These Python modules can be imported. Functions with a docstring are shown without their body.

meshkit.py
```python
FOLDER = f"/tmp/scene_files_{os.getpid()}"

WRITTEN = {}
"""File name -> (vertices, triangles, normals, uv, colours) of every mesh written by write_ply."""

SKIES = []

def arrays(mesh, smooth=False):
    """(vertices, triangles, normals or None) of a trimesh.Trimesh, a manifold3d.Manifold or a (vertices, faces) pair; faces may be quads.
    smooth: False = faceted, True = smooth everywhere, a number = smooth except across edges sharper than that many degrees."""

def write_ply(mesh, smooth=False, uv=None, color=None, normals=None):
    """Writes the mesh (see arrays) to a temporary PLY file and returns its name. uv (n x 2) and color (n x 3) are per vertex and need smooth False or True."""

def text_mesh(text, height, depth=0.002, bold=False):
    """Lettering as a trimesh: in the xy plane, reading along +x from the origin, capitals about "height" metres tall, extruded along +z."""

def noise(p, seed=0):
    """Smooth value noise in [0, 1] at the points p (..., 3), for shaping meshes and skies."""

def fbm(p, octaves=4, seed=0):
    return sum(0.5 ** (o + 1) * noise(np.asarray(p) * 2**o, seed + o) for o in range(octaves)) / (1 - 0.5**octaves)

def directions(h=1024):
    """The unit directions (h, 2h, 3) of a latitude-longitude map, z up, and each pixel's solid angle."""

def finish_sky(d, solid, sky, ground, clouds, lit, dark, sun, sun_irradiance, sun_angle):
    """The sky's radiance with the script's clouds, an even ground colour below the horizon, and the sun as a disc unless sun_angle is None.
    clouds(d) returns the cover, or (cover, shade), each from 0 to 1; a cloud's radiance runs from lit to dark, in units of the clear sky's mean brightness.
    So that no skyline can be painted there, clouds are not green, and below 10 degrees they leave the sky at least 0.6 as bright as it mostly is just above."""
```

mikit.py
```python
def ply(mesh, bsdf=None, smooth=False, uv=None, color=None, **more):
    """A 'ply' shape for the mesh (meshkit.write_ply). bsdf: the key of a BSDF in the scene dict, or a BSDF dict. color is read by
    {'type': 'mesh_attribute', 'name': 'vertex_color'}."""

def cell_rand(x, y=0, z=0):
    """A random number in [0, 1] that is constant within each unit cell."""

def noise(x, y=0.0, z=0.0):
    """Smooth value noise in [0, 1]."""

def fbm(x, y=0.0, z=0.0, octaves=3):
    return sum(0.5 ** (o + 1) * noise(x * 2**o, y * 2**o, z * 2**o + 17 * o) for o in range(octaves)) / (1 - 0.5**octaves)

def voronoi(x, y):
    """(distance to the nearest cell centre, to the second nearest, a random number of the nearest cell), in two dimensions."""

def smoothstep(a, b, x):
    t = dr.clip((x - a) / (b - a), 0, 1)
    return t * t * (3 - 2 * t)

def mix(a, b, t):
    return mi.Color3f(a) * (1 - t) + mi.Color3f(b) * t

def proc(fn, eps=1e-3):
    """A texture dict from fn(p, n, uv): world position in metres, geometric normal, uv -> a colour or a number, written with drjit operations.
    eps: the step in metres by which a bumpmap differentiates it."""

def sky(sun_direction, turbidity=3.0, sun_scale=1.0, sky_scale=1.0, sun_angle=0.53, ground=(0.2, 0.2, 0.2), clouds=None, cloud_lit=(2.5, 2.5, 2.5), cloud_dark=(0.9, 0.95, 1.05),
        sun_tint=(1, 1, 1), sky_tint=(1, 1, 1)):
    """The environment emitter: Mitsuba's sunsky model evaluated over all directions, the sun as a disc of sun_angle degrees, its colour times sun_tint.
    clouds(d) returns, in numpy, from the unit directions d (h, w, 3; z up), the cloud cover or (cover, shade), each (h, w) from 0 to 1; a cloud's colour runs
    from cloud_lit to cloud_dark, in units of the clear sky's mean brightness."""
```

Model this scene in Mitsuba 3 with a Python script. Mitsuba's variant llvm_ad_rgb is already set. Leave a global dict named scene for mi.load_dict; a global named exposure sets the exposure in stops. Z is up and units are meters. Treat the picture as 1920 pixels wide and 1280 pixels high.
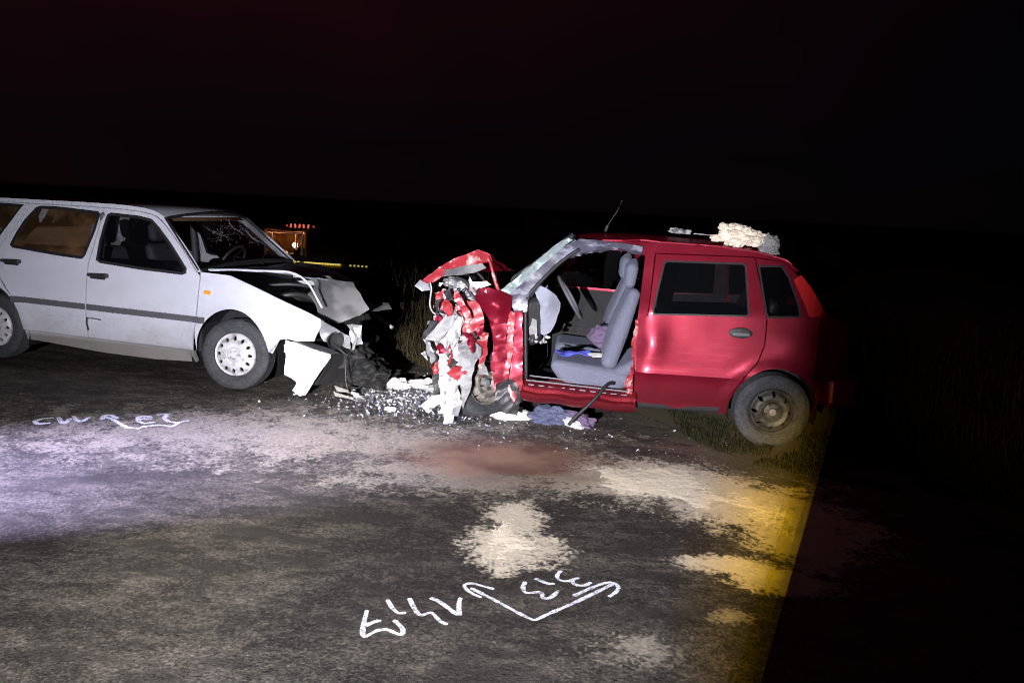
import math, random
import numpy as np, trimesh, manifold3d as m3
import drjit as dr
import mitsuba as mi
import mikit, meshkit
import shapely.geometry as sg
from shapely.ops import unary_union
from shapely.prepared import prep
from scipy.interpolate import RBFInterpolator

T = mi.ScalarTransform4f
rng = np.random.default_rng(11)
random.seed(11)
scene, labels = {}, {}

# ------------------------------------------------------------------ camera, sky, work lights, exposure
exposure = 0.0
CAM_H, PITCH, ROLL = 1.6, 0.165, 0.05
fw = np.array([0, math.cos(PITCH), -math.sin(PITCH)])
rt = np.array([1.0, 0, 0])
up = np.array([0, math.sin(PITCH), math.cos(PITCH)]) * math.cos(ROLL) - rt * math.sin(ROLL)
scene['camera'] = {'type': 'perspective', 'fov': math.degrees(2 * math.atan(960 / 1500)), 'fov_axis': 'x', 'near_clip': 0.05, 'far_clip': 2000.0,
                   'to_world': T().look_at(origin=[0, 0, CAM_H], target=[0, fw[1], CAM_H + fw[2]], up=up.tolist())}


def glow(d):  # reddish tint put into the night sky, stronger to the left and higher up
    n = meshkit.fbm(d * 6, 4, 3)
    left = np.clip(0.55 - 0.9 * d[..., 0], 0, 1) * np.clip(d[..., 1] + 0.5, 0, 1)
    el = np.clip((np.degrees(np.arcsin(d[..., 2])) - 4) / 11, 0, 1)
    return np.clip(left * (0.35 + 0.9 * n), 0, 1) * 0.8 * (0.15 + 0.85 * el)


scene['sky'] = mikit.sky((0.3, -0.6, 0.25), turbidity=3, sun_scale=0.0, sky_scale=0.013, sky_tint=(0.9, 0.55, 0.75), clouds=glow,
                         cloud_lit=(24.0, 4.6, 7.6), cloud_dark=(20.0, 4.2, 7.4), ground=(0.05, 0.05, 0.05))
scene['sky']['sampling_weight'] = 6.0

LAMP_A = np.array([-1.155, -2.0, 1.26])       # work light on a tripod behind the photographer
EDGE_A = np.array([0.376, 0.9266, 0.0])       # direction of the right edge of its beam
LAMP_C = LAMP_A + np.array([-0.40, 0.05, 0.03])
LAMP_B = np.array([-6.6, 1.65, 2.20])        # lamp to the left of the white car
EDGE_B = np.array([0.924, 0.383, 0.0])
INT_A, INT_AMB, INT_B, INT_C = (425, 412, 440), (600, 370, 9), (1150, 1090, 1900), (160, 160, 170)


def spot(name, o, target, intensity, cutoff, beam):
    scene[name] = {'type': 'spot', 'to_world': T().look_at(origin=list(map(float, o)), target=list(map(float, target)), up=[0, 0, 1]),
                   'intensity': {'type': 'rgb', 'value': list(map(float, intensity))}, 'cutoff_angle': float(cutoff), 'beam_width': float(beam), 'sampling_weight': 12.0}


# ------------------------------------------------------------------ helpers
def numbered(k):
    if k not in scene and k not in labels and not any(s.startswith(k + '__') for s in scene):
        return k
    i = 1
    while True:
        c = f'{k}_{i:03d}'
        if c not in scene and c not in labels and not any(s.startswith(c + '__') for s in scene):
            return c
        i += 1


def obj(name, mesh, bsdf, parent=None, smooth=False, M=None, **more):
    k = numbered((parent + '__' if parent else '') + name)
    if M is not None:
        more['to_world'] = M
    scene[k] = mikit.ply(mesh, bsdf, smooth=smooth, **more)
    return k


def tag(k, label=None, cat=None, group=None, kind=None):
    e = labels.setdefault(k, {})
    for n, v in (('label', label), ('category', cat), ('group', group), ('kind', kind)):
        if v:
            e[n] = v
    return k


def thing(name, label, cat, group=None):
    k = numbered(name)
    return tag(k, label, cat, group)


def cat(*ms):
    out = []
    for m in ms:
        if m is None:
            continue
        if hasattr(m, 'to_mesh'):
            q = m.to_mesh()
            m = trimesh.Trimesh(q.vert_properties[:, :3], q.tri_verts, process=False)
        out.append(m)
    return trimesh.util.concatenate(out)


def tri2d(poly, cell):
    """A polygon cut into a grid of small triangles: (verts n x 2, faces)."""
    polys = [poly] if poly.geom_type == 'Polygon' else [g for g in getattr(poly, 'geoms', []) if g.geom_type == 'Polygon']
    V, F, idx = [], [], {}

    def vid(p):
        k = (round(p[0], 5), round(p[1], 5))
        if k not in idx:
            idx[k] = len(V)
            V.append(k)
        return idx[k]

    for P in polys:
        x0, z0, x1, z1 = P.bounds
        pr = prep(P)
        for i in range(math.floor(x0 / cell), math.ceil(x1 / cell)):
            for j in range(math.floor(z0 / cell), math.ceil(z1 / cell)):
                b = sg.box(i * cell, j * cell, (i + 1) * cell, (j + 1) * cell)
                if pr.contains(b):
                    q = [vid(c) for c in ((i * cell, j * cell), ((i + 1) * cell, j * cell), ((i + 1) * cell, (j + 1) * cell), (i * cell, (j + 1) * cell))]
                    F += [[q[0], q[1], q[2]], [q[0], q[2], q[3]]]
                elif pr.intersects(b):
                    g = P.intersection(b)
                    for h in ([g] if g.geom_type == 'Polygon' else getattr(g, 'geoms', [])):
                        if h.geom_type != 'Polygon' or h.area < 1e-9:
                            continue
                        try:
                            tv, tf = trimesh.creation.triangulate_polygon(sg.polygon.orient(h), engine='earcut')
                        except Exception:
                            continue
                        for f in tf:
                            a = [vid(tv[k]) for k in f]
                            if len(set(a)) == 3:
                                p0, p1, p2 = (np.array(V[k]) for k in a)
                                if (p1[0] - p0[0]) * (p2[1] - p0[1]) - (p1[1] - p0[1]) * (p2[0] - p0[0]) < 0:
                                    a = a[::-1]
                                F.append(a)
    return np.array(V), np.array(F)


def shell(v, f, t):
    """Thickens a sheet to t metres behind its normals and closes its rim."""
    m = trimesh.Trimesh(v, f, process=False)
    if not t:
        return m
    n = np.array(m.vertex_normals)
    nv = len(v)
    e = np.sort(m.edges, axis=1)
    u, inv, cnt = np.unique(e, axis=0, return_inverse=True, return_counts=True)
    b = m.edges[cnt[inv.ravel()] == 1]
    V = np.vstack([v, v - n * t, v[b.ravel()], (v - n * t)[b.ravel()]])
    k = np.arange(len(b) * 2).reshape(-1, 2) + 2 * nv
    o = len(b) * 2
    F = np.vstack([f, f[:, ::-1] + nv, np.stack([k[:, 1], k[:, 0], k[:, 0] + o], 1), np.stack([k[:, 1], k[:, 0] + o, k[:, 1] + o], 1)])
    return trimesh.Trimesh(V, F, process=False)


def lift(poly, fn, t=0.008, cell=0.05):
    p, f = tri2d(poly, cell)
    return shell(fn(p[:, 0], p[:, 1]), f, t)


def P(*pts):
    q = sg.Polygon(pts)
    return q if q.is_valid else q.buffer(0)


def crumple(pts, t=0.004, cell=0.03, amp=0.02, freq=9, seed=0, ax=(0, 2), extra=(), fold=0.0):
    """A torn, buckled sheet: outline points in 3-D, laid out over the two axes ax, its depth interpolated and crumpled."""
    pts = np.asarray(pts, float)
    dep = 3 - ax[0] - ax[1]
    al = np.vstack([pts] + [np.asarray(extra, float).reshape(-1, 3)])
    poly = P(*pts[:, ax])
    v2, f = tri2d(poly, cell)
    r = RBFInterpolator(al[:, ax] + rng.normal(0, 1e-6, (len(al), 2)), al[:, dep], kernel='linear')
    d = r(v2)
    q = np.zeros((len(v2), 3))
    q[:, ax[0]], q[:, ax[1]] = v2[:, 0], v2[:, 1]
    q[:, dep] = d
    n1 = np.abs(meshkit.fbm(q * freq, 3, seed) - 0.5) * 2
    n2 = np.stack([meshkit.fbm(q * freq * 1.3 + 31 * k, 2, seed + 7) - 0.5 for k in range(3)], -1)
    q[:, dep] += amp * (1.6 * n1 - 0.5)
    q += n2 * amp * 0.9
    if fold:
        q[:, dep] += fold * np.abs(((v2[:, 0] * 1.3 + v2[:, 1] * 0.9) * freq * 0.35) % 1 - 0.5)
    if (ax[0], ax[1]) == (0, 2):
        f = f  # faces already look towards -y
    return shell(q, f, t)


def tube(pts, r, sides=8, spline=0):
    pts = np.asarray(pts, float)
    if spline:
        from scipy.interpolate import CubicSpline
        s = np.r_[0, np.cumsum(np.linalg.norm(np.diff(pts, axis=0), axis=1))]
        pts = CubicSpline(s, pts)(np.linspace(0, s[-1], spline))
    r = np.broadcast_to(np.asarray(r, float), (len(pts),)) if np.ndim(r) == 0 or len(r) == len(pts) else np.interp(np.linspace(0, 1, len(pts)), np.linspace(0, 1, len(r)), r)
    tg = np.gradient(pts, axis=0)
    tg /= np.linalg.norm(tg, axis=1, keepdims=True) + 1e-12
    a = np.cross(tg, np.where(np.abs(tg[:, 2:]) < 0.9, [0, 0, 1.0], [1.0, 0, 0]))
    a /= np.linalg.norm(a, axis=1, keepdims=True) + 1e-12
    b = np.cross(tg, a)
    an = np.arange(sides) * 2 * np.pi / sides
    v = pts[:, None] + r[:, None, None] * (np.cos(an)[None, :, None] * a[:, None] + np.sin(an)[None, :, None] * b[:, None])
    V = np.vstack([v.reshape(-1, 3), pts[:1], pts[-1:]])
    F = []
    n = len(pts)
    for i in range(n - 1):
        for j in range(sides):
            k = (j + 1) % sides
            F += [[i * sides + j, (i + 1) * sides + j, (i + 1) * sides + k], [i * sides + j, (i + 1) * sides + k, i * sides + k]]
    for j in range(sides):
        k = (j + 1) % sides
        F += [[n * sides, j, k], [n * sides + 1, (n - 1) * sides + k, (n - 1) * sides + j]]
    m = trimesh.Trimesh(V, np.array(F), process=False)
    return m


def lathe(prof, n=64):
    """prof: (radius, axial) closed outline; axis = y (local, -y looks out)."""
    m = trimesh.creation.revolve(np.asarray(prof, float), sections=n)
    v = np.array(m.vertices)
    return trimesh.Trimesh(np.stack([v[:, 0], -v[:, 2], v[:, 1]], 1), m.faces, process=False)


def rbox(size, r=0.02, at=(0, 0, 0), rot=None):
    s = np.maximum(np.asarray(size, float) / 2 - r, 1e-4)
    sp = m3.Manifold.sphere(r, 12)
    h = m3.Manifold.batch_hull([sp.translate((a * s[0], b * s[1], c * s[2])) for a in (-1, 1) for b in (-1, 1) for c in (-1, 1)])
    if rot is not None:
        h = h.rotate(rot)
    return h.translate(tuple(map(float, at)))


def hull(spheres):
    return m3.Manifold.batch_hull([m3.Manifold.sphere(r, 14).translate((x, y, z)) for x, y, z, r in spheres])


def lump(at, size, seed, sub=3, amp=0.35, freq=2.2):
    m = trimesh.creation.icosphere(subdivisions=sub)
    v = np.array(m.vertices)
    v *= (1 + amp * 2 * (meshkit.fbm(v * freq + seed * 7.3, 3, seed) - 0.5))[:, None]
    return trimesh.Trimesh(v * np.asarray(size) + np.asarray(at), m.faces, process=False)


def move(m, M):
    if hasattr(m, 'to_mesh'):
        m = cat(m)
    m = m.copy()
    m.apply_transform(M)
    return m


def rotM(axis, deg, at=(0, 0, 0)):
    R = trimesh.transformations.rotation_matrix(math.radians(deg), axis)
    R[:3, 3] = at
    return R


# ------------------------------------------------------------------ materials
fbm, noise, smoothstep, mix = mikit.fbm, mikit.noise, mikit.smoothstep, mikit.mix


def mat(name, col, rough=0.5, metallic=0.0, coat=0.0, spec=0.5, bump=None, bscale=1.0, sheen=0.0, coat_gloss=0.9):
    base = mikit.proc(col) if callable(col) else {'type': 'rgb', 'value': list(col)}
    b = {'type': 'principled', 'base_color': base, 'roughness': mikit.proc(rough) if callable(rough) else float(rough), 'metallic': float(metallic), 'specular': float(spec)}
    if coat:
        b |= {'clearcoat': float(coat), 'clearcoat_gloss': coat_gloss}
    if bump:
        b = {'type': 'bumpmap', 'tex': mikit.proc(bump), 'scale': float(bscale), 'nested': b}
    scene[name] = {'type': 'twosided', 'nested': b}


def white_paint(p, n, uv):
    g = fbm(p.x * 3, p.y * 3, p.z * 5)
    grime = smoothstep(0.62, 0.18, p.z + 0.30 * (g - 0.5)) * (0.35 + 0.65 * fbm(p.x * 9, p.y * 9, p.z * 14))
    sp = smoothstep(0.72, 0.86, noise(p.x * 45, p.y * 45, p.z * 45)) * smoothstep(0.9, 0.3, p.z)
    c = mix((0.54, 0.56, 0.63), (0.47, 0.49, 0.55), g)
    c = mix(c, (0.20, 0.17, 0.135), dr.clip(grime * 0.75, 0, 1))
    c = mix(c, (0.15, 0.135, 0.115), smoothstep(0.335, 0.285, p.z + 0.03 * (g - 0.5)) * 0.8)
    return mix(c, (0.16, 0.15, 0.13), sp * 0.22)


def white_rough(p, n, uv):
    return 0.30 + 0.35 * smoothstep(0.6, 0.2, p.z) + 0.12 * fbm(p.x * 6, p.y * 6, p.z * 6)


def red_paint(p, n, uv):
    g = fbm(p.x * 4, p.y * 4, p.z * 5)
    c = mix((0.27, 0.005, 0.026), (0.19, 0.0035, 0.018), g)
    dust = smoothstep(0.55, 0.2, p.z + 0.2 * (g - 0.5)) * (0.25 + 0.5 * fbm(p.x * 12, p.y * 12, p.z * 12))
    scr = smoothstep(0.74, 0.80, noise(p.x * 9, p.y * 9, p.z * 120)) * smoothstep(0.6, 0.75, noise(p.x * 2.1 + 5, p.y * 2, p.z * 2))
    c = mix(c, (0.16, 0.06, 0.05), dr.clip(dust * 0.5, 0, 1))
    return mix(c, (0.40, 0.16, 0.17), scr * 0.10)


def torn_red(p, n, uv):   # buckled panel with its paint flaked to pale primer
    g = fbm(p.x * 9, p.y * 9, p.z * 9, octaves=4)
    f = fbm(p.x * 40, p.y * 40, p.z * 40)
    k = smoothstep(0.56, 0.68, g * 0.7 + f * 0.3)
    return mix((0.26, 0.018, 0.026), (0.40, 0.27, 0.25), k)


def torn_pale(p, n, uv):
    g = fbm(p.x * 7, p.y * 7, p.z * 9, octaves=4)
    f = fbm(p.x * 36, p.y * 36, p.z * 36)
    k = smoothstep(0.55, 0.75, g * 0.75 + f * 0.25)
    d = smoothstep(0.50, 0.70, fbm(p.x * 30 + 9, p.y * 30, p.z * 16, octaves=4))
    return mix(mix((0.40, 0.40, 0.41), (0.33, 0.08, 0.08), k * 0.8), (0.12, 0.12, 0.13), d)


def grey_hood(p, n, uv):
    g = fbm(p.x * 5, p.y * 5, p.z * 5, octaves=4)
    return mix((0.24, 0.24, 0.24), (0.12, 0.12, 0.125), smoothstep(0.35, 0.65, g))


def cloth_grey(p, n, uv):
    g = noise(p.x * 160, p.y * 160, p.z * 160)
    h = fbm(p.x * 6, p.y * 6, p.z * 6)
    return mix((0.155, 0.165, 0.22), (0.095, 0.10, 0.14), 0.5 * g + 0.5 * h)


def cloth_brown(p, n, uv):
    g = fbm(p.x * 7, p.y * 7, p.z * 7)
    return mix((0.24, 0.135, 0.065), (0.12, 0.07, 0.04), g)


def tyre_col(p, n, uv):
    g = fbm(p.x * 9, p.y * 9, p.z * 9) * 0.5 + 0.5 * noise(p.x * 90, p.y * 90, p.z * 90)
    return mix((0.030, 0.031, 0.036), (0.056, 0.057, 0.063), smoothstep(0.3, 0.7, g))


def steel_rust(p, n, uv):
    g = fbm(p.x * 18, p.y * 18, p.z * 18)
    return mix((0.075, 0.074, 0.073), (0.040, 0.036, 0.033), smoothstep(0.45, 0.65, g))


def cap_col(p, n, uv):
    g = fbm(p.x * 22, p.y * 22, p.z * 22)
    return mix((0.55, 0.55, 0.57), (0.28, 0.27, 0.25), smoothstep(0.45, 0.75, g))


def sand_col(p, n, uv):
    g = fbm(p.x * 8, p.y * 8, p.z * 8, octaves=4)
    s = noise(p.x * 230, p.y * 230, p.z * 230)
    return mix(mix((0.74, 0.66, 0.52), (0.58, 0.51, 0.40), g), (0.36, 0.30, 0.22), smoothstep(0.62, 0.8, s) * 0.7)


STAIN = (0.0, 4.98)


def blot(p, cx, cy, rx, ry, w):
    return dr.sqrt(dr.square((p.x - cx) / rx) + dr.square((p.y - cy) / ry)) + w


def road_col(p, n, uv):
    big = fbm(p.x * 0.9 + 3, p.y * 1.8, 0.0, octaves=4)
    mid = fbm(p.x * 4.0, p.y * 8.0, 2.0, octaves=4)
    small = fbm(p.x * 17.0, p.y * 30.0, 6.0, octaves=3)
    fine = noise(p.x * 95, p.y * 95, 1.0)
    fine2 = noise(p.x * 210, p.y * 210, 4.0)
    c = mix((0.034, 0.030, 0.026), (0.118, 0.105, 0.089), dr.clip(0.36 + 0.8 * (big - 0.5) + 1.1 * (mid - 0.5) + 1.0 * (small - 0.5), 0, 1))
    c = c * (0.50 + 0.95 * fine * fine + 0.55 * (fine2 - 0.4))
    c = mix(c, (0.30, 0.28, 0.25), smoothstep(0.76, 0.90, noise(p.x * 130, p.y * 130, 9.0)) * 0.14)
    # worn, darker blots and short streaks
    streak = smoothstep(0.57, 0.70, fbm(p.x * 3.2 + 20, p.y * 9.5 + 7, 8.0, octaves=4) + 0.10 * (fine - 0.5))
    c = mix(c, (0.026, 0.023, 0.021), streak * 0.65)
    # oily patch below and in front of the wrecks
    d = blot(p, -0.9, 6.35, 1.0, 0.75, 0.7 * (mid - 0.5))
    c = mix((0.018, 0.018, 0.019), c, smoothstep(0.55, 1.05, d) * 0.55 + 0.45)
    # rust-brown stain on the asphalt in front of the red car
    e = blot(p, STAIN[0], STAIN[1], 0.74, 0.50, 0.55 * (mid - 0.5) + 0.25 * (fine - 0.5))
    
    # film of absorbent powder, thick at the heaps and thinning out round them
    iso = fbm(p.x * 9, p.y * 9, 12.0, octaves=4)
    gr = 0.55 * (noise(p.x * 38, p.y * 38, 3.0) - 0.5) + 0.75 * (noise(p.x * 85, p.y * 85, 8.0) - 0.5)
    w = 0.55 * (mid - 0.5) + 1.0 * (iso - 0.5) + 0.8 * gr
    f = dr.minimum(blot(p, 0.85, 4.68, 0.60, 0.36, w), blot(p, 1.35, 4.45, 0.56, 0.40, w))
    f = dr.minimum(f, dr.minimum(blot(p, 1.62, 4.08, 0.34, 0.44, w), blot(p, 1.50, 3.78, 0.20, 0.28, w)))
    f = dr.minimum(f, dr.minimum(dr.minimum(blot(p, 0.03, 3.60, 0.22, 0.22, w), blot(p, 0.07, 3.95, 0.12, 0.30, w)), dr.minimum(blot(p, 1.10, 3.53, 0.24, 0.09, w), blot(p, 1.28, 3.40, 0.20, 0.12, w))))
    sand = mix((0.74, 0.66, 0.52), (0.52, 0.45, 0.35), fine * 0.6 + 0.4 * mid)
    c = mix(c, sand, smoothstep(1.38, 0.62, f) * (0.78 + 0.2 * fine2))
    h = dr.minimum(blot(p, -1.5, 5.25, 1.7, 0.60, w * 1.5), blot(p, -0.2, 4.60, 0.9, 0.32, w * 1.4))  # first blot paints a lamp-lit pool into the colour, over pale dust
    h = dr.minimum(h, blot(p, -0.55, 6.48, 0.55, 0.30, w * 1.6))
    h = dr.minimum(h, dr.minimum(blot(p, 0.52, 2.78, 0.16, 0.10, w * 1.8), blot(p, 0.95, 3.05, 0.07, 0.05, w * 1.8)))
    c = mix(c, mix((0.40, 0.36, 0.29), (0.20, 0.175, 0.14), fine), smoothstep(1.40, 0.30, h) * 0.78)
    k = smoothstep(1.20, 0.40, e)
    c = mix(c, mix((0.26, 0.155, 0.105), (0.14, 0.072, 0.050), smoothstep(0.3, 0.7, fbm(p.x * 3, p.y * 3, 1.0))), k * 0.94)
    # the crumbling edge: earth and moss creep over the asphalt
    d1 = (p.x - 1.55) * 0.466 + (p.y - 5.25) * 0.885
    d2 = (p.x - 1.10) * 0.919 + (p.y - 6.30) * 0.394
    k = smoothstep(-0.45, -0.02, dr.minimum(d1, d2) + 0.9 * (mid - 0.5) + 0.4 * (small - 0.5)) * smoothstep(0.4, 1.3, p.x)
    return mix(c, mix((0.060, 0.056, 0.030), (0.11, 0.10, 0.075), fine), k * 0.9)


def road_bump(p, n, uv):
    return 0.0015 * noise(p.x * 90, p.y * 90, 0.0) + 0.0010 * noise(p.x * 190, p.y * 190, 3.0) + 0.0020 * fbm(p.x * 6, p.y * 6, 7.0)


def ground_col(p, n, uv):
    g = fbm(p.x * 2.1, p.y * 2.1, p.z, octaves=4)
    return mix((0.05, 0.045, 0.03), (0.095, 0.075, 0.045), g)


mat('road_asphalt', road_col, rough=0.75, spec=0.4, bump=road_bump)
mat('scraped_pillar', lambda p, n, uv: mix((0.055, 0.055, 0.08), (0.19, 0.19, 0.25), smoothstep(0.52, 0.68, fbm(p.x * 14, p.y * 14, p.z * 22, octaves=4))), rough=0.4, coat=0.4)
mat('soil', ground_col, rough=0.95, spec=0.2)
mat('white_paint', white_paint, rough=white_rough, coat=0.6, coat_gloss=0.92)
mat('red_paint', red_paint, rough=0.40, metallic=0.6, spec=0.25, coat=0.8, coat_gloss=0.95)
mat('torn_red', torn_red, rough=0.45, coat=0.3)
mat('torn_pale', torn_pale, rough=0.55)
mat('mottled_grey', grey_hood, rough=0.6)
mat('seat_cloth', cloth_grey, rough=0.95, sheen=0.4)
mat('brown_cloth', cloth_brown, rough=0.9)
mat('tyre_rubber', tyre_col, rough=0.75, spec=0.35)
mat('rim_steel', steel_rust, rough=0.5, metallic=0.3)
mat('rim_painted_lit', lambda p, n, uv: mix((0.21, 0.19, 0.165), (0.09, 0.08, 0.07), smoothstep(0.4, 0.65, fbm(p.x * 25, p.y * 25, p.z * 25))), rough=0.5)  # brighter copy of the rim steel, lamp light painted into its colour
mat('wheel_cap', cap_col, rough=0.45, metallic=0.2)
mat('sand', sand_col, rough=1.0, spec=0.1)
mat('black_plastic', (0.022, 0.022, 0.024), rough=0.45)
mat('black_trim', (0.012, 0.012, 0.013), rough=0.6)
mat('grey_trim', (0.085, 0.085, 0.095), rough=0.55)
mat('bumper_paint', lambda p, n, uv: mix((0.68, 0.69, 0.71), (0.50, 0.50, 0.50), smoothstep(0.5, 0.7, fbm(p.x * 14, p.y * 14, p.z * 14))), rough=0.4, coat=0.3)
mat('dark_metal', (0.05, 0.05, 0.052), rough=0.5, metallic=0.4)
mat('grey_metal', (0.26, 0.26, 0.27), rough=0.45, metallic=0.5)
mat('pale_plastic', (0.60, 0.60, 0.60), rough=0.5)
mat('airbag_cloth', (0.24, 0.255, 0.31), rough=0.9)
mat('amber_lens', (0.75, 0.28, 0.02), rough=0.2, coat=1.0)
mat('red_lens', (0.55, 0.02, 0.02), rough=0.2, coat=1.0)
mat('lamp_glass', (0.5, 0.52, 0.55), rough=0.2, metallic=0.7)
mat('blue_cloth', (0.085, 0.095, 0.16), rough=0.9)
mat('blue_bright', (0.10, 0.12, 0.62), rough=0.8)
mat('white_cloth', (0.72, 0.70, 0.64), rough=0.95)
mat('lilac_cloth', (0.13, 0.09, 0.16), rough=0.9)
mat('cream_cloth', lambda p, n, uv: mix((0.80, 0.74, 0.62), (0.55, 0.46, 0.36), fbm(p.x * 14, p.y * 14, p.z * 14)), rough=0.95)
mat('spray_paint', lambda p, n, uv: mix((0.70, 0.72, 0.80), (0.22, 0.22, 0.24), smoothstep(0.45, 0.85, 0.6 * noise(p.x * 130, p.y * 130, 2.0) + 0.4 * noise(p.x * 50, p.y * 50, 5.0))), rough=0.8)
mat('shard', lambda p, n, uv: mix((0.70, 0.72, 0.78), (0.06, 0.06, 0.08), smoothstep(0.30, 0.50, mikit.cell_rand(p.x * 60, p.y * 60, 3.0))), rough=0.25, coat=0.5)
mat('dry_grass', lambda p, n, uv: mix((0.050, 0.036, 0.019), (0.024, 0.022, 0.011), fbm(p.x * 5, p.y * 5, 0.0)), rough=0.9, spec=0.2)
mat('green_grass', lambda p, n, uv: mix((0.032, 0.034, 0.011), (0.019, 0.021, 0.009), fbm(p.x * 7, p.y * 7, 0.0)), rough=0.9, spec=0.2)
mat('engine_dark', (0.012, 0.012, 0.013), rough=0.8)
mat('truck_body', (0.02, 0.012, 0.012), rough=0.8)
mat('cabin_lining', (0.45, 0.27, 0.12), rough=0.8)
mat('beige_frame', (0.75, 0.62, 0.5), rough=0.6)
mat('yellow_panel', (0.55, 0.45, 0.05), rough=0.5)
scene['glass'] = {'type': 'thindielectric', 'int_ior': 1.5}
scene['brown_film_glass'] = {'type': 'blendbsdf', 'weight': mikit.proc(lambda p, n, uv: 0.16 + 0.50 * smoothstep(0.35, 0.75, fbm(p.x * 5, p.y * 5, p.z * 5, octaves=4))),
                        'a': {'type': 'thindielectric', 'int_ior': 1.5}, 'b': {'type': 'twosided', 'nested': {'type': 'diffuse', 'reflectance': {'type': 'rgb', 'value': [0.15, 0.085, 0.042]}}}}  # patchy brown film blended over clear glass
scene['smoky_glass'] = {'type': 'blendbsdf', 'weight': 0.45, 'a': {'type': 'thindielectric', 'int_ior': 1.5}, 'b': {'type': 'twosided', 'nested': {'type': 'diffuse', 'reflectance': {'type': 'rgb', 'value': [0.005, 0.0055, 0.007]}}}}
scene['shattered_glass'] = {'type': 'blendbsdf', 'weight': mikit.proc(lambda p, n, uv: 0.30 + 0.65 * smoothstep(0.50, 0.62, fbm(p.x * 16, p.y * 16, p.z * 16, octaves=4))),
                            'a': {'type': 'thindielectric', 'int_ior': 1.5}, 'b': {'type': 'twosided', 'nested': {'type': 'diffuse', 'reflectance': {'type': 'rgb', 'value': [0.42, 0.52, 0.52]}}}}


# ------------------------------------------------------------------ the ground and the road
def road_edge(x):
    return np.interp(x, [-80, -12, -2, 1.1, 1.55, 2.5, 5, 12, 60], [26, 12.4, 8.7, 6.3, 5.25, 4.75, 3.6, 0.5, -20])


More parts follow.
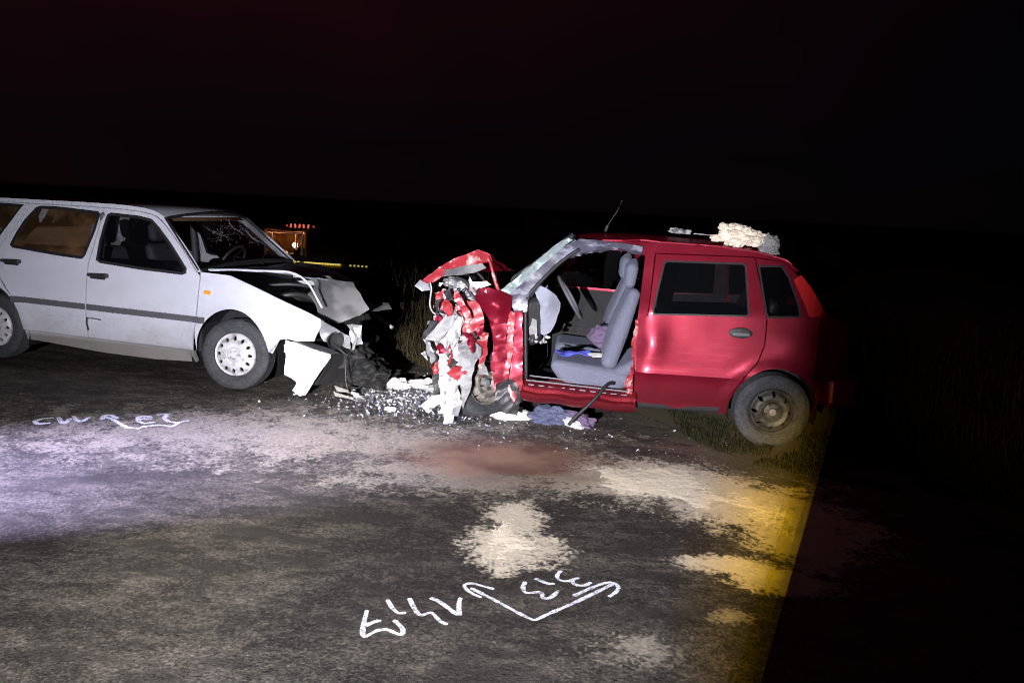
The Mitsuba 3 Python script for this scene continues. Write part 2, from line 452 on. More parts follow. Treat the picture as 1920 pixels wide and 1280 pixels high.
def ground_z(x, y):
    e = y - road_edge(x)
    z = -0.012 + 0.011 * np.clip((e + 0.5) / 0.35, 0, 1) + 0.03 * np.clip(e, 0, 1) + 0.05 * (meshkit.fbm(np.stack([x * 0.9, y * 0.9, x * 0], -1), 3, 2) - 0.5) * np.clip(e / 0.6, 0, 1)
    z -= 2.45 * np.clip((y - 11) / 17, 0, 1) ** 1.2 * np.clip((6 - x) / 5, 0, 1)
    z += 0.35 * np.clip((x - 3.2) / 3.0, 0, 1) * np.clip((y - 6.0) / 2.5, 0, 1)
    return z


xs = np.unique(np.r_[-400, -200, -100, -60, np.arange(-40, 40.1, 0.8), 60, 100, 200, 400, np.arange(-4, 7, 0.2)].round(4))
ys = np.unique(np.r_[-60, -30, -15, np.arange(-8, 40, 0.8), 60, 100, 200, 400, 800, np.arange(3, 12, 0.2)].round(4))
X, Y = np.meshgrid(xs, ys)
Vg = np.stack([X.ravel(), Y.ravel(), ground_z(X.ravel(), Y.ravel())], 1)
nx = len(xs)
I, J = np.meshgrid(np.arange(nx - 1), np.arange(len(ys) - 1))
q = (J * nx + I).ravel()
Fg = np.vstack([np.stack([q, q + 1, q + nx + 1], 1), np.stack([q, q + nx + 1, q + nx], 1)])
tag(obj('ground', trimesh.Trimesh(Vg, Fg, process=False), 'soil', smooth=True), kind='structure')

ex = np.unique(np.r_[np.linspace(-60, 40, 60), np.linspace(-4, 6, 90)])
ey = road_edge(ex) + 0.10 * (meshkit.fbm(np.stack([ex * 3, ex * 0, ex * 0], -1), 3, 5) - 0.5)
road_poly = P(*list(zip(ex, ey)), (40, -24), (-60, -24))
v2, f2 = tri2d(road_poly, 0.5)
near = (np.abs(v2[:, 0]) < 8)
zr = 0 * v2[:, 0]
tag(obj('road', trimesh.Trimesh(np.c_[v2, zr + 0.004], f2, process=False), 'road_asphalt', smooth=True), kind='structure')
ROAD_Z = 0.004


# spray-painted accident marks (strokes in metres on the road)
def ribbon(pts, w, z, seed):
    pts = np.asarray(pts, float)
    line = sg.LineString(pts)
    k = max(int(line.length / 0.012), 4)
    c = np.array([line.interpolate(i / k, normalized=True).coords[0] for i in range(k + 1)])
    c = np.vstack([c[:1]] + [0.25 * c[:-2] + 0.5 * c[1:-1] + 0.25 * c[2:]] + [c[-1:]])
    parts = [sg.Point(a).buffer(w * 0.5 * (0.86 + 0.5 * (meshkit.noise(np.array([a[0] * 40, a[1] * 40, seed])) - 0.4)), 6) for a in c]
    segs = [sg.MultiPoint([]).union(parts[i]).union(parts[i + 1]).convex_hull for i in range(len(parts) - 1)]
    return unary_union(segs)


MARK_NEAR = [
    [(-0.52, 2.939), (-0.516, 2.874), (-0.512, 2.815), (-0.502, 2.759), (-0.491, 2.745), (-0.467, 2.783), (-0.444, 2.806), (-0.42, 2.811), (-0.39, 2.79), (-0.36, 2.772), (-0.353, 2.794), (-0.365, 2.829), (-0.397, 2.872)],
    [(-0.506, 2.827), (-0.485, 2.85), (-0.461, 2.87)],
    [(-0.452, 3.031), (-0.431, 2.985), (-0.408, 2.947), (-0.391, 2.929), (-0.374, 2.939)],
    [(-0.365, 3.052), (-0.346, 3.0), (-0.322, 2.944), (-0.302, 2.921), (-0.284, 2.942), (-0.266, 2.956), (-0.249, 2.929), (-0.225, 2.886), (-0.201, 2.87)],
    [(-0.275, 3.065), (-0.256, 3.057), (-0.213, 3.008), (-0.171, 2.954), (-0.15, 2.939), (-0.159, 2.984), (-0.163, 3.043), (-0.16, 3.077)],
    [(-0.032, 3.178), (-0.081, 3.201), (-0.12, 3.218), (-0.146, 3.211), (-0.154, 3.189), (-0.138, 3.155), (-0.11, 3.122), (-0.079, 3.099)],
    [(-0.117, 3.169), (-0.07, 3.127), (0.01, 3.051), (0.09, 2.972), (0.143, 2.928), (0.197, 2.983), (0.311, 3.089), (0.413, 3.193), (0.487, 3.271)],
    [(0.32, 3.156), (0.377, 3.214), (0.44, 3.27), (0.482, 3.295), (0.507, 3.281), (0.515, 3.245), (0.498, 3.202), (0.467, 3.163)],
    [(0.108, 3.246), (0.098, 3.208), (0.102, 3.168), (0.117, 3.15), (0.147, 3.161), (0.174, 3.176), (0.181, 3.153), (0.178, 3.121), (0.19, 3.107), (0.217, 3.126), (0.237, 3.159), (0.248, 3.188)],
    [(0.159, 3.286), (0.188, 3.263), (0.21, 3.245), (0.23, 3.251)],
    [(0.271, 3.376), (0.254, 3.348), (0.25, 3.308), (0.266, 3.28), (0.289, 3.279), (0.315, 3.29), (0.326, 3.308), (0.341, 3.314)],
    [(0.315, 3.29), (0.319, 3.257), (0.341, 3.242), (0.373, 3.25), (0.394, 3.277)]]
MARK_FAR = [
    [(-3.172, 5.374), (-3.218, 5.353), (-3.231, 5.276), (-3.175, 5.214), (-3.121, 5.248)], [(-3.134, 5.394), (-3.061, 5.296), (-3.016, 5.255), (-3.027, 5.315), (-3.043, 5.374)],
    [(-3.06, 5.447), (-2.98, 5.348), (-2.938, 5.319), (-2.932, 5.357), (-2.945, 5.431)], [(-2.834, 5.401), (-2.873, 5.51), (-2.83, 5.518), (-2.758, 5.454)],
    [(-2.854, 5.474), (-2.764, 5.415), (-2.649, 5.3), (-2.57, 5.231), (-2.5, 5.232)], [(-2.548, 5.521), (-2.608, 5.535), (-2.623, 5.48), (-2.578, 5.4), (-2.516, 5.349), (-2.471, 5.395)],
    [(-2.6, 5.459), (-2.526, 5.473)], [(-2.519, 5.592), (-2.467, 5.616), (-2.445, 5.502), (-2.378, 5.425), (-2.319, 5.411), (-2.264, 5.472)],
    [(-2.491, 5.269), (-2.435, 5.316), (-2.38, 5.338), (-2.306, 5.304), (-2.299, 5.427)]]
for strokes, w, lab in ((MARK_NEAR, 0.021, 'white spray-painted letters and double arrow on the asphalt nearest the camera'),
                        (MARK_FAR, 0.034, 'white spray-painted letters and arrow on the asphalt in front of the white car')):
    t = thing('painted_mark', lab, 'road marking')
    for i, s in enumerate(strokes):
        g = ribbon(s, w, 0, i)
        p2, f3 = tri2d(g, 0.05)
        obj('stroke', trimesh.Trimesh(np.c_[p2, np.full(len(p2), ROAD_Z + 0.0010 + 0.00015 * i)], f3, process=False), 'spray_paint', t)


# scattered absorbent powder: low granular heaps, ragged where they run out
def powder(poly, cell, h, seed, amp=1.0):
    g = poly.buffer(0.12)
    x0, y0, x1, y1 = g.bounds
    gx, gy = np.meshgrid(np.arange(x0, x1, cell), np.arange(y0, y1, cell))
    import shapely
    d = shapely.distance(shapely.points(gx.ravel(), gy.ravel()), poly.exterior)
    ins = shapely.contains_xy(poly, gx.ravel(), gy.ravel())
    sd = np.where(ins, d, -d)
    q = np.c_[gx.ravel(), gy.ravel(), np.zeros(gx.size)]
    n1, n2 = meshkit.fbm(q * 5.5, 4, seed), meshkit.noise(q * 75, seed + 1)
    m = np.clip((sd + 0.40 * amp * (n1 - 0.5) - 0.03) / 0.24, -1.0, 1)
    z = h * (m - 0.10) * (0.55 + 0.9 * n1) + 0.0045 * (n2 - 0.6)
    z = np.maximum(z, -0.006)
    nx = gx.shape[1]
    I, J = np.meshgrid(np.arange(nx - 1), np.arange(gx.shape[0] - 1))
    k = (J * nx + I).ravel()
    F = np.vstack([np.stack([k, k + 1, k + nx + 1], 1), np.stack([k, k + nx + 1, k + nx], 1)])
    F = F[(z[F] > -0.003).any(1)]
    m = trimesh.Trimesh(np.c_[gx.ravel(), gy.ravel(), z + ROAD_Z], F, process=False)
    m.remove_unreferenced_vertices()
    return m


SANDS = [(P((0.51, 4.45), (0.30, 4.85), (0.55, 5.0), (0.98, 5.03), (1.19, 5.06), (1.31, 4.81), (1.45, 4.59), (1.80, 4.42), (1.85, 4.1), (1.64, 3.82), (1.42, 3.70), (1.36, 4.02), (1.13, 4.19), (0.76, 4.26)), 0.012,
          'long pale absorbent powder spill on the asphalt in front of the red car rear'),
         (P((0.04, 4.24), (0.15, 4.16), (0.14, 3.85), (0.27, 3.56), (0.12, 3.46), (-0.08, 3.45), (-0.18, 3.69), (-0.08, 3.9)), 0.008,
          'small pale absorbent powder patch just behind the double arrow mark'),
         (P((0.97, 3.58), (1.15, 3.55), (1.31, 3.45), (1.32, 3.34), (1.2, 3.38)), 0.007,
          'narrow yellowish absorbent powder streak at the edge of the light')]
for i, (pl, h, lab) in enumerate(SANDS):
    t = tag(obj('absorbent_powder', powder(pl.buffer(-0.085) if i < 2 else pl.buffer(-0.025), 0.009, h * 0.6, 40 + i), 'sand', smooth=True), lab, 'powder', kind='stuff')


# ------------------------------------------------------------------ wheels
def tyre_mesh(R, r, w):
    prof = [(r, w * 0.42), (r + 0.012, w * 0.47), (r + 0.02, w * 0.465), ((R + r) / 2, w * 0.5), (R - 0.035, w * 0.485), (R - 0.012, w * 0.43), (R - 0.003, w * 0.36)]
    for k, s in enumerate(np.linspace(0.30, -0.30, 13)):
        prof.append((R - (0.008 if k % 3 == 1 else 0.0), w * s))
    prof += [(R - 0.003, -w * 0.36), (R - 0.012, -w * 0.43), (R - 0.035, -w * 0.485), ((R + r) / 2, -w * 0.5), (r + 0.02, -w * 0.465), (r + 0.012, -w * 0.47), (r, -w * 0.42), (r, w * 0.42)]
    return lathe(prof, 72)


def hubcap_mesh(r, w):
    """Dished cover with a ring of twelve holes, as a manifold cut."""
    pr = [(0, 0.035), (0.055, 0.034), (0.062, 0.028), (r * 0.62, 0.030), (r * 0.80, 0.022), (r * 0.90, 0.010), (r * 0.97, 0.014), (r, 0.002), (r * 0.97, -0.012), (r * 0.85, -0.004), (r * 0.6, 0.012), (0, 0.014)]
    m = lathe(pr, 72)
    M = m3.Manifold(m3.Mesh(np.asarray(m.vertices, np.float32), np.asarray(m.faces, np.uint32)))
    if M.volume() < 0:
        M = m3.Manifold(m3.Mesh(np.asarray(m.vertices, np.float32), np.asarray(m.faces[:, ::-1], np.uint32)))
    if M.is_empty():
        return m
    cut = []
    for k in range(12):
        a = k * 2 * math.pi / 12
        c = m3.Manifold.cylinder(0.2, 0.0145, 0.0145, 16, True).scale((1.0, 1.25, 1)).rotate((90, 0, 0))
        c = c.rotate((0, -math.degrees(a) + 90, 0)).translate((r * 0.74 * math.cos(a), 0, r * 0.74 * math.sin(a)))
        cut.append(c)
    out = M
    for c in cut:
        out = out - c
    return cat(out)


def steel_rim(r, slots=8):
    pr = [(0, 0.010), (0.030, 0.012), (0.055, 0.006), (r * 0.45, 0.028), (r * 0.62, 0.034), (r * 0.74, 0.022), (r * 0.83, -0.012), (r * 0.90, -0.020), (r * 0.92, 0.012), (r * 0.985, 0.022), (r, 0.026), (r, -0.15), (r * 0.95, -0.15), (r * 0.88, -0.06), (r * 0.7, 0.0), (0, -0.012)]
    m = lathe(pr, 72)
    M = m3.Manifold(m3.Mesh(np.asarray(m.vertices, np.float32), np.asarray(m.faces, np.uint32)))
    if M.volume() < 0:
        M = m3.Manifold(m3.Mesh(np.asarray(m.vertices, np.float32), np.asarray(m.faces[:, ::-1], np.uint32)))
    if M.is_empty():
        return m
    for k in range(slots):
        a = k * 2 * math.pi / slots
        M = M - m3.Manifold.cylinder(0.2, 0.013, 0.013, 14, True).scale((1.0, 1.5, 1)).rotate((90, 0, 0)).rotate((0, -math.degrees(a) + 90, 0)).translate((r * 0.735 * math.cos(a), 0, r * 0.735 * math.sin(a)))
    return cat(M)


def wheel(parent, M, R, r, w, style, car, squash=0.0, rim='rim_steel'):
    """M: 4x4 in car coordinates, wheel axis = local y, outer face towards -y."""
    k = numbered(parent + '__wheel')

    def put(n, m, b, s=40):
        m = move(m, M)
        obj(n, m, b, k, s, car)

    ty = tyre_mesh(R, r, w)
    if squash:
        v = np.array(ty.vertices)
        low = np.clip((-v[:, 2] - (R - squash)) / squash, 0, 1)
        v[:, 2] += low * squash * 0.9
        v[:, 1] *= 1 + 0.25 * np.clip((-v[:, 2] - R * 0.55) / (R * 0.45), 0, 1)
        ty = trimesh.Trimesh(v, ty.faces, process=False)
    put('tyre', ty, 'tyre_rubber')
    y0 = -w * 0.40
    if style == 'cap':
        h = hubcap_mesh(r * 0.985, w)
        h.apply_translation([0, y0 + 0.01, 0])
        put('hubcap', h, 'wheel_cap', 30)
        put('rim', lathe([(0, 0.02 - y0 - 0.06), (r * 0.9, 0.0 - y0 - 0.06), (r, -0.02), (r, -0.10), (0, -0.08)], 48), 'engine_dark')
        for a in np.arange(5) * 2 * math.pi / 5:
            put('bolt', m3.Manifold.sphere(0.007, 10).translate((0.034 * math.cos(a), y0 - 0.024, 0.034 * math.sin(a))), 'grey_metal')
    else:
        h = steel_rim(r * 0.985)
        h.apply_translation([0, y0 + 0.015, 0])
        put('rim', h, rim, 30)
        put('hub', lathe([(0, 0.045 - y0 - 0.02), (0.024, 0.042 - y0 - 0.02), (0.030, 0.03 - y0 - 0.02), (0.030, -y0 - 0.05), (0, -y0 - 0.05)], 28), 'grey_metal')
        for a in np.arange(4) * 2 * math.pi / 4 + 0.4:
            put('bolt', m3.Manifold.cylinder(0.02, 0.008, 0.008, 6, True).rotate((90, 0, 0)).translate((0.049 * math.cos(a), y0 - 0.002, 0.049 * math.sin(a))), 'dark_metal', False)
    return k


def car_frame(X, Y, yaw, pit=0.0, z0=0.0):
    ax = np.array([math.cos(yaw), -math.sin(yaw), -pit])
    ax /= np.linalg.norm(ax)
    ay = np.array([math.sin(yaw), math.cos(yaw), 0])
    az = np.cross(ax, ay)
    M = np.eye(4)
    M[:3, 0], M[:3, 1], M[:3, 2], M[:3, 3] = ax, ay, az, (X, Y, z0)
    return T(M.tolist())


def sides(fn, W):
    """(near, far) lifting functions (x, z) -> points."""
    return (lambda x, z: np.stack([x, fn(x, z), z], 1), lambda x, z: np.stack([x, W - fn(x, z), z], 1))


def side_part(name, poly, fns, side, bsdf, parent, car, t=0.008, cell=0.05, off=0.0, smooth=35):
    f = fns[side]
    sgn = 1 if side == 0 else -1

    def g(x, z):
        v = f(x, z)
        v[:, 1] += sgn * off
        return v

    p, fc = tri2d(poly, cell)
    if side == 1:
        fc = fc[:, ::-1]
    return obj(name, shell(g(p[:, 0], p[:, 1]), fc, t), bsdf, parent, smooth, car)


# ------------------------------------------------------------------ the white estate car
GOLF = car_frame(-2.18, 6.40, 0.229, 0.022)
WG = 1.63


def y_golf(x, z):
    x, z = np.asarray(x, float), np.asarray(z, float)
    y = 0.06 * np.maximum(0, (0.45 - z) / 0.3) ** 1.5 + 0.030 * np.clip((z - 0.5) / 0.42, 0, 1) ** 1.5 + 0.40 * np.maximum(0, z - 0.95)
    y = y + 0.06 * np.maximum(0, x - 0.2) ** 2 + 0.05 * np.maximum(0, -2.75 - x) ** 2 * 1.6
    y = y + 0.008 * np.exp(-((z - 0.86) / 0.012) ** 2) * (x < 0.1)
    for cx in (-0.11, -2.50):       # wheel-arch lips
        d = np.hypot(x - cx, z - 0.285)
        y = y - 0.022 * np.exp(-((d - 0.37) / 0.05) ** 2) * (z > 0.2)
    fr = np.clip((x - 0.25) / 0.4, 0, 1)     # the wing is buckled towards the nose
    y = y + 0.05 * fr * (meshkit.fbm(np.stack([x * 6, z * 6, x * 0], -1), 3, 3) - 0.4)
    y = y + 0.010 * np.exp(-((x + 1.45) / 0.12) ** 2 - ((z - 0.40) / 0.10) ** 2)
    return y


gs = sides(y_golf, WG)
gc = thing('white_estate_car', 'white estate car with crumpled front, raised bent bonnet and hanging bumper', 'car')
RT = [(-3.40, 1.0), (-3.36, 1.20), (-3.22, 1.36), (-2.58, 1.405), (-2.16, 1.415), (-1.75, 1.425), (-1.35, 1.43), (-1.11, 1.42), (-0.96, 1.395), (-0.87, 1.345), (-0.77, 1.265), (-0.65, 1.165), (-0.55, 1.075), (-0.44, 0.968)]
sil = P(*RT, (-0.44, 0.1), (-3.40, 0.1))
sil_in = P(*RT, (0.4, 0.2), (0.4, -0.5), (-3.40, -0.5)).buffer(-0.034)
ARCH_F = P(*[(-0.11 + 0.335 * math.cos(a) * 1.0, 0.285 + 0.395 * math.sin(a)) for a in np.linspace(-0.6, math.pi + 0.6, 40)])
ARCH_R = P(*[(-2.50 + 0.345 * math.cos(a), 0.285 + 0.385 * math.sin(a)) for a in np.linspace(-0.6, math.pi + 0.6, 40)])
FD = P((-0.30, 1.6), (-0.436, 0.96), (-0.436, 0.90), (-0.455, 0.54), (-0.475, 0.292), (-1.511, 0.292), (-1.511, 0.86), (-1.488, 1.0), (-1.486, 1.6)).intersection(sil_in)
RD = P((-1.519, 0.292), (-2.165, 0.292), (-2.19, 0.45), (-2.27, 0.60), (-2.40, 0.73), (-2.445, 0.86), (-2.40, 1.03), (-2.222, 1.38), (-2.2, 1.6), (-1.494, 1.6), (-1.496, 1.0), (-1.519, 0.86)).intersection(sil_in)
FW = P((-1.447, 1.25), (-1.44, 1.34), (-1.41, 1.358), (-1.13, 1.352), (-1.0, 1.333), (-0.91, 1.27), (-0.78, 1.165), (-0.66, 1.055), (-0.565, 0.965), (-0.565, 0.93), (-0.60, 0.915), (-1.0, 0.922), (-1.39, 0.945), (-1.43, 0.965), (-1.447, 1.12))
RW = P((-2.17, 1.35), (-2.13, 1.366), (-1.94, 1.372), (-1.54, 1.36), (-1.515, 1.34), (-1.52, 1.2), (-1.553, 0.99), (-1.575, 0.963), (-1.8, 0.97), (-2.29, 1.0), (-2.325, 1.02), (-2.30, 1.12), (-2.25, 1.24))
QW = P((-2.31, 1.365), (-2.33, 1.34), (-2.475, 1.06), (-2.51, 1.03), (-3.12, 1.04), (-3.21, 1.08), (-3.10, 1.33), (-3.05, 1.36))
RAIL = sil.intersection(sg.box(-3.4, 0.95, 0, 2)).difference(sil_in.buffer(0.006))
RQ = sil_in.union(sil.intersection(sg.box(-3.45, 0.3, -3.2, 1.4))).intersection(sg.box(-3.45, 0.30, -2.0, 1.5)).difference(P((-1.0, 0.1), (-2.0, 0.292), (-2.165, 0.292), (-2.19, 0.45), (-2.27, 0.60), (-2.40, 0.73), (-2.445, 0.86), (-2.40, 1.03), (-2.222, 1.38), (-2.2, 1.6), (-1.0, 1.6)).buffer(0.008)).difference(ARCH_R).difference(QW)
FENDER = P((-0.428, 0.95), (-0.16, 0.945), (0.11, 0.86), (0.33, 0.785), (0.54, 0.715), (0.65, 0.67), (0.66, 0.62), (0.63, 0.55), (0.61, 0.49), (0.46, 0.475), (0.38, 0.485), (0.30, 0.47), (0.27, 0.41), (0.22, 0.36), (-0.11, 0.30), (-0.40, 0.34), (-0.447, 0.30), (-0.447, 0.54), (-0.428, 0.9)).difference(ARCH_F)
SILL = P((-0.485, 0.283), (-0.48, 0.19), (-0.9, 0.165), (-1.4, 0.165), (-2.15, 0.205), (-2.165, 0.283))
for s in (0, 1):
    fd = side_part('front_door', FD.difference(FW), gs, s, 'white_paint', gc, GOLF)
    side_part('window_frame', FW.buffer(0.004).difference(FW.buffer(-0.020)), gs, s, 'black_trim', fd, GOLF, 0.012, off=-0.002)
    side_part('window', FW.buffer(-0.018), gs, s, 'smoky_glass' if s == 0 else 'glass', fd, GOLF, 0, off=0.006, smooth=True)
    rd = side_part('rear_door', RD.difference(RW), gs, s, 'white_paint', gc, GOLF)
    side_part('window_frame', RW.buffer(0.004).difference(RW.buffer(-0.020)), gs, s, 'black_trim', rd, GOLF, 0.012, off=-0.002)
    side_part('window', RW.buffer(-0.018), gs, s, 'brown_film_glass' if s == 0 else 'glass', rd, GOLF, 0, off=0.006, smooth=True)
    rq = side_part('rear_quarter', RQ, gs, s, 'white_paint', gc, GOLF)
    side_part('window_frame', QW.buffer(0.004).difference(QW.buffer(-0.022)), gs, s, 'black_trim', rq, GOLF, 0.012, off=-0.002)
    side_part('window', QW.buffer(-0.020), gs, s, 'brown_film_glass' if s == 0 else 'glass', rq, GOLF, 0, off=0.006, smooth=True)
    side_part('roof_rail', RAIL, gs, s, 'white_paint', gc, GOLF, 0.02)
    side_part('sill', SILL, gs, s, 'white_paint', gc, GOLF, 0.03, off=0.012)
    for host, x0, x1 in ((fd, -1.503, -0.36), (rd, -2.255, -1.523)):
        side_part('body_moulding', sg.box(x0, 0.535, x1, 0.585).buffer(-0.006).buffer(0.006), gs, s, 'grey_trim', host, GOLF, 0.012, off=-0.011)
    for host, cx, cz in ((fd, -1.40, 0.835), (rd, -2.285, 0.88)):
        hy = float(y_golf(cx, cz)) if s == 0 else WG - float(y_golf(cx, cz))
        o = -1 if s == 0 else 1
        hk = obj('handle', cat(rbox((0.185, 0.022, 0.028), 0.009, (cx, hy + o * 0.022, cz + 0.006), (0, -3, 0)), rbox((0.03, 0.03, 0.03), 0.008, (cx - 0.07, hy + o * 0.008, cz)), rbox((0.05, 0.03, 0.034), 0.008, (cx + 0.075, hy + o * 0.008, cz + 0.004))), 'black_plastic', host, 40, GOLF)
        obj('recess', rbox((0.15, 0.012, 0.040), 0.005, (cx - 0.005, hy + o * 0.001, cz - 0.012)), 'black_trim', hk, 40, GOLF)
    wf = side_part('front_wing', FENDER if s == 0 else FENDER.intersection(sg.box(-1, 0, 0.22, 2)), gs, s, 'white_paint', gc, GOLF, 0.008, 0.035)
    if s == 0:
        hy = float(y_golf(-0.36, 0.79))
        obj('side_indicator', rbox((0.062, 0.016, 0.030), 0.0075, (-0.355, hy - 0.004, 0.79), (0, 3, 0)), 'amber_lens', wf, 40, GOLF)
        tag(numbered('x') and gc + '__front_wing', 'crumpled white front wing lit brightly')

# arch liners, floor, bulkhead
for cx, arch in ((-0.11, 0.40), (-2.50, 0.39)):
    an = np.linspace(-0.35, math.pi + 0.35, 26)
    for y0, y1 in ((0.02, 0.33), (WG - 0.33, WG - 0.02)):
        v = np.array([[cx + arch * 0.99 * math.cos(a), y, 0.285 + arch * math.sin(a)] for a in an for y in (y0, y1)])
        fcs = np.array([[2 * i, 2 * i + 1, 2 * i + 3] for i in range(25)] + [[2 * i, 2 * i + 3, 2 * i + 2] for i in range(25)])
        wall = np.array([[cx, y1 if y0 < 0.5 else y0, 0.285]] + [[cx + arch * 0.99 * math.cos(a), y1 if y0 < 0.5 else y0, 0.285 + arch * math.sin(a)] for a in an])
        wf_ = np.array([[0, i, i + 1] for i in range(1, 26)])
        obj('arch_liner', cat(trimesh.Trimesh(v, fcs, process=False), trimesh.Trimesh(wall, wf_, process=False)), 'black_trim', gc, 40, GOLF)
obj('underbody', cat(rbox((2.0, WG - 0.30, 0.10), 0.03, (-1.30, WG / 2, 0.25)), rbox((0.75, WG - 0.75, 0.10), 0.03, (-0.1, WG / 2, 0.27)), rbox((1.1, WG - 0.75, 0.12), 0.03, (-2.7, WG / 2, 0.32))), 'engine_dark', gc, 40, GOLF)
obj('bulkhead', rbox((0.05, WG - 0.12, 0.66), 0.02, (-0.46, WG / 2, 0.60)), 'engine_dark', gc, 40, GOLF)


def roofz(x):
    a = np.array(RT)
    return np.interp(x, a[:, 0][3:], a[:, 1][3:]) if False else np.interp(x, [-3.22, -2.58, -2.16, -1.75, -1.35, -1.11, -0.96, -0.88], [1.36, 1.405, 1.415, 1.425, 1.43, 1.42, 1.395, 1.352])


def golf_roof(x, y):
    s = np.clip((y - 0.22) / (WG - 0.44), 0, 1)
    return np.stack([x + 0.10 * (4 * s * (1 - s)) * np.clip((x + 2.0) / 1.1, 0, 1), y, roofz(x) + 0.004 + 0.007 * 4 * s * (1 - s)], 1)


pts = [(x, float(y_golf(x, roofz(x))) + 0.004) for x in np.linspace(-3.2, -0.9, 14)]
obj('roof', lift(P(*pts, *[(x, WG - y) for x, y in pts[::-1]]), golf_roof, 0.01, 0.1), 'white_paint', gc, 40, GOLF)


# windscreen, tailgate
def ruled(p0, p1, bulge, W, n=14, m=20, yo=0.0):
    """Sheet between a line on the near side and its mirror image on the far side, bulged outwards."""
    p0, p1 = np.array(p0, float), np.array(p1, float)
    s, t = np.meshgrid(np.linspace(0, 1, n), np.linspace(0, 1, m), indexing='ij')
    q = p0 + (p1 - p0) * s.ravel()[:, None]
    y0 = q[:, 1] + yo
    tt = t.ravel()
    v = np.stack([q[:, 0], y0 + (W - 2 * y0) * tt, q[:, 2]], 1)
    nrm = np.cross(p1 - p0, [0, 1, 0])
    nrm /= np.linalg.norm(nrm)
    if nrm[2] < 0:
        nrm = -nrm
    v += nrm * (bulge * 4 * tt * (1 - tt))[:, None]
    I, J = np.meshgrid(np.arange(n - 1), np.arange(m - 1), indexing='ij')
    k = (I * m + J).ravel()
    F = np.vstack([np.stack([k, k + m, k + m + 1], 1), np.stack([k, k + m + 1, k + 1], 1)])
    return trimesh.Trimesh(v, F, process=False), nrm


a0, a1 = (-0.885, float(y_golf(-0.885, 1.355)) + 0.012, 1.350), (-0.455, float(y_golf(-0.45, 0.965)) + 0.012, 0.955)
ws, wn = ruled(a0, a1, 0.07, WG)
wk = obj('windscreen', ws, 'glass', gc, True, GOLF)
tag(wk, 'cracked windscreen')
fr_ = [tube(np.array([a0, a1]) + wn * 0.004, 0.016, 6), tube((np.array([a0, a1]) + wn * 0.004) * [1, -1, 1] + [0, WG, 0], 0.016, 6)]
for a in (a0, a1):
    yy = np.linspace(a[1], WG - a[1], 14)
    tt = (yy - a[1]) / (WG - 2 * a[1])
    fr_.append(tube(np.stack([np.full(14, a[0]), yy, np.full(14, a[2])], 1) + wn * (0.07 * 4 * tt * (1 - tt))[:, None], 0.014, 6))
obj('seal', cat(*fr_), 'black_trim', wk, 40, GOLF)
cr = []
r2 = np.random.default_rng(5)


def ws_pt(s, t):
    p = np.array(a0) + (np.array(a1) - np.array(a0)) * s
    return np.array([p[0], p[1] + (WG - 2 * p[1]) * t, p[2]]) + wn * (0.07 * 4 * t * (1 - t) + 0.002)


for (s0, t0, n_, L) in ((0.45, 0.38, 14, 0.22), (0.32, 0.58, 9, 0.16), (0.55, 0.72, 8, 0.16)):
    for k in range(n_):
        a = r2.uniform(0, 2 * math.pi)
        l, st, tt = r2.uniform(0.3, 1) * L, s0, t0
        path = [ws_pt(st, tt)]
        for j in range(5):
            a += r2.normal(0, 0.35)
            st, tt = st + math.cos(a) * l / 5 / 0.6, tt + math.sin(a) * l / 5 / 1.2
            if not (0.02 < st < 0.98 and 0.03 < tt < 0.97):
                break
            path.append(ws_pt(st, tt))
        if len(path) > 2:
            cr.append(tube(path, [0.0013, 0.0004], 4))
    for k in range(26):
        st, tt = s0 + r2.normal(0, 0.13), t0 + r2.normal(0, 0.07)
        if 0.02 < st < 0.98 and 0.03 < tt < 0.97:
            cr.append(lump(ws_pt(st, tt), r2.uniform(0.0015, 0.006, 3), k, 1))
obj('cracks', cat(*cr), 'mottled_grey', wk, False, GOLF)
tag(wk + '__cracks', kind='stuff')
obj('wiper', cat(tube([(-0.42, 0.5, 0.965), (-0.50, 0.62, 1.035), (-0.55, 0.85, 1.10)], 0.006, 6), tube([(-0.42, 0.95, 0.965), (-0.49, 1.1, 1.03), (-0.52, 1.3, 1.06)], 0.006, 6)), 'black_plastic', wk, 40, GOLF)
b0, b1 = (-3.22, float(y_golf(-3.2, 1.36)) + 0.02, 1.355), (-3.395, float(y_golf(-3.4, 1.0)) + 0.02, 1.0)
tg_ = obj('tailgate', ruled(b1, (-3.42, float(y_golf(-3.4, 0.5)) + 0.02, 0.45), 0.03, WG)[0], 'white_paint', gc, True, GOLF)
obj('window', ruled(b0, b1, 0.05, WG)[0], 'glass', tg_, True, GOLF)
for yy in (0.14, WG - 0.14):
    obj('tail_lamp', rbox((0.06, 0.22, 0.30), 0.02, (-3.40, yy, 0.80)), 'red_lens', gc, 40, GOLF)
obj('rear_bumper', rbox((0.22, WG - 0.06, 0.22), 0.05, (-3.38, WG / 2, 0.42)), 'grey_trim', gc, 40, GOLF)

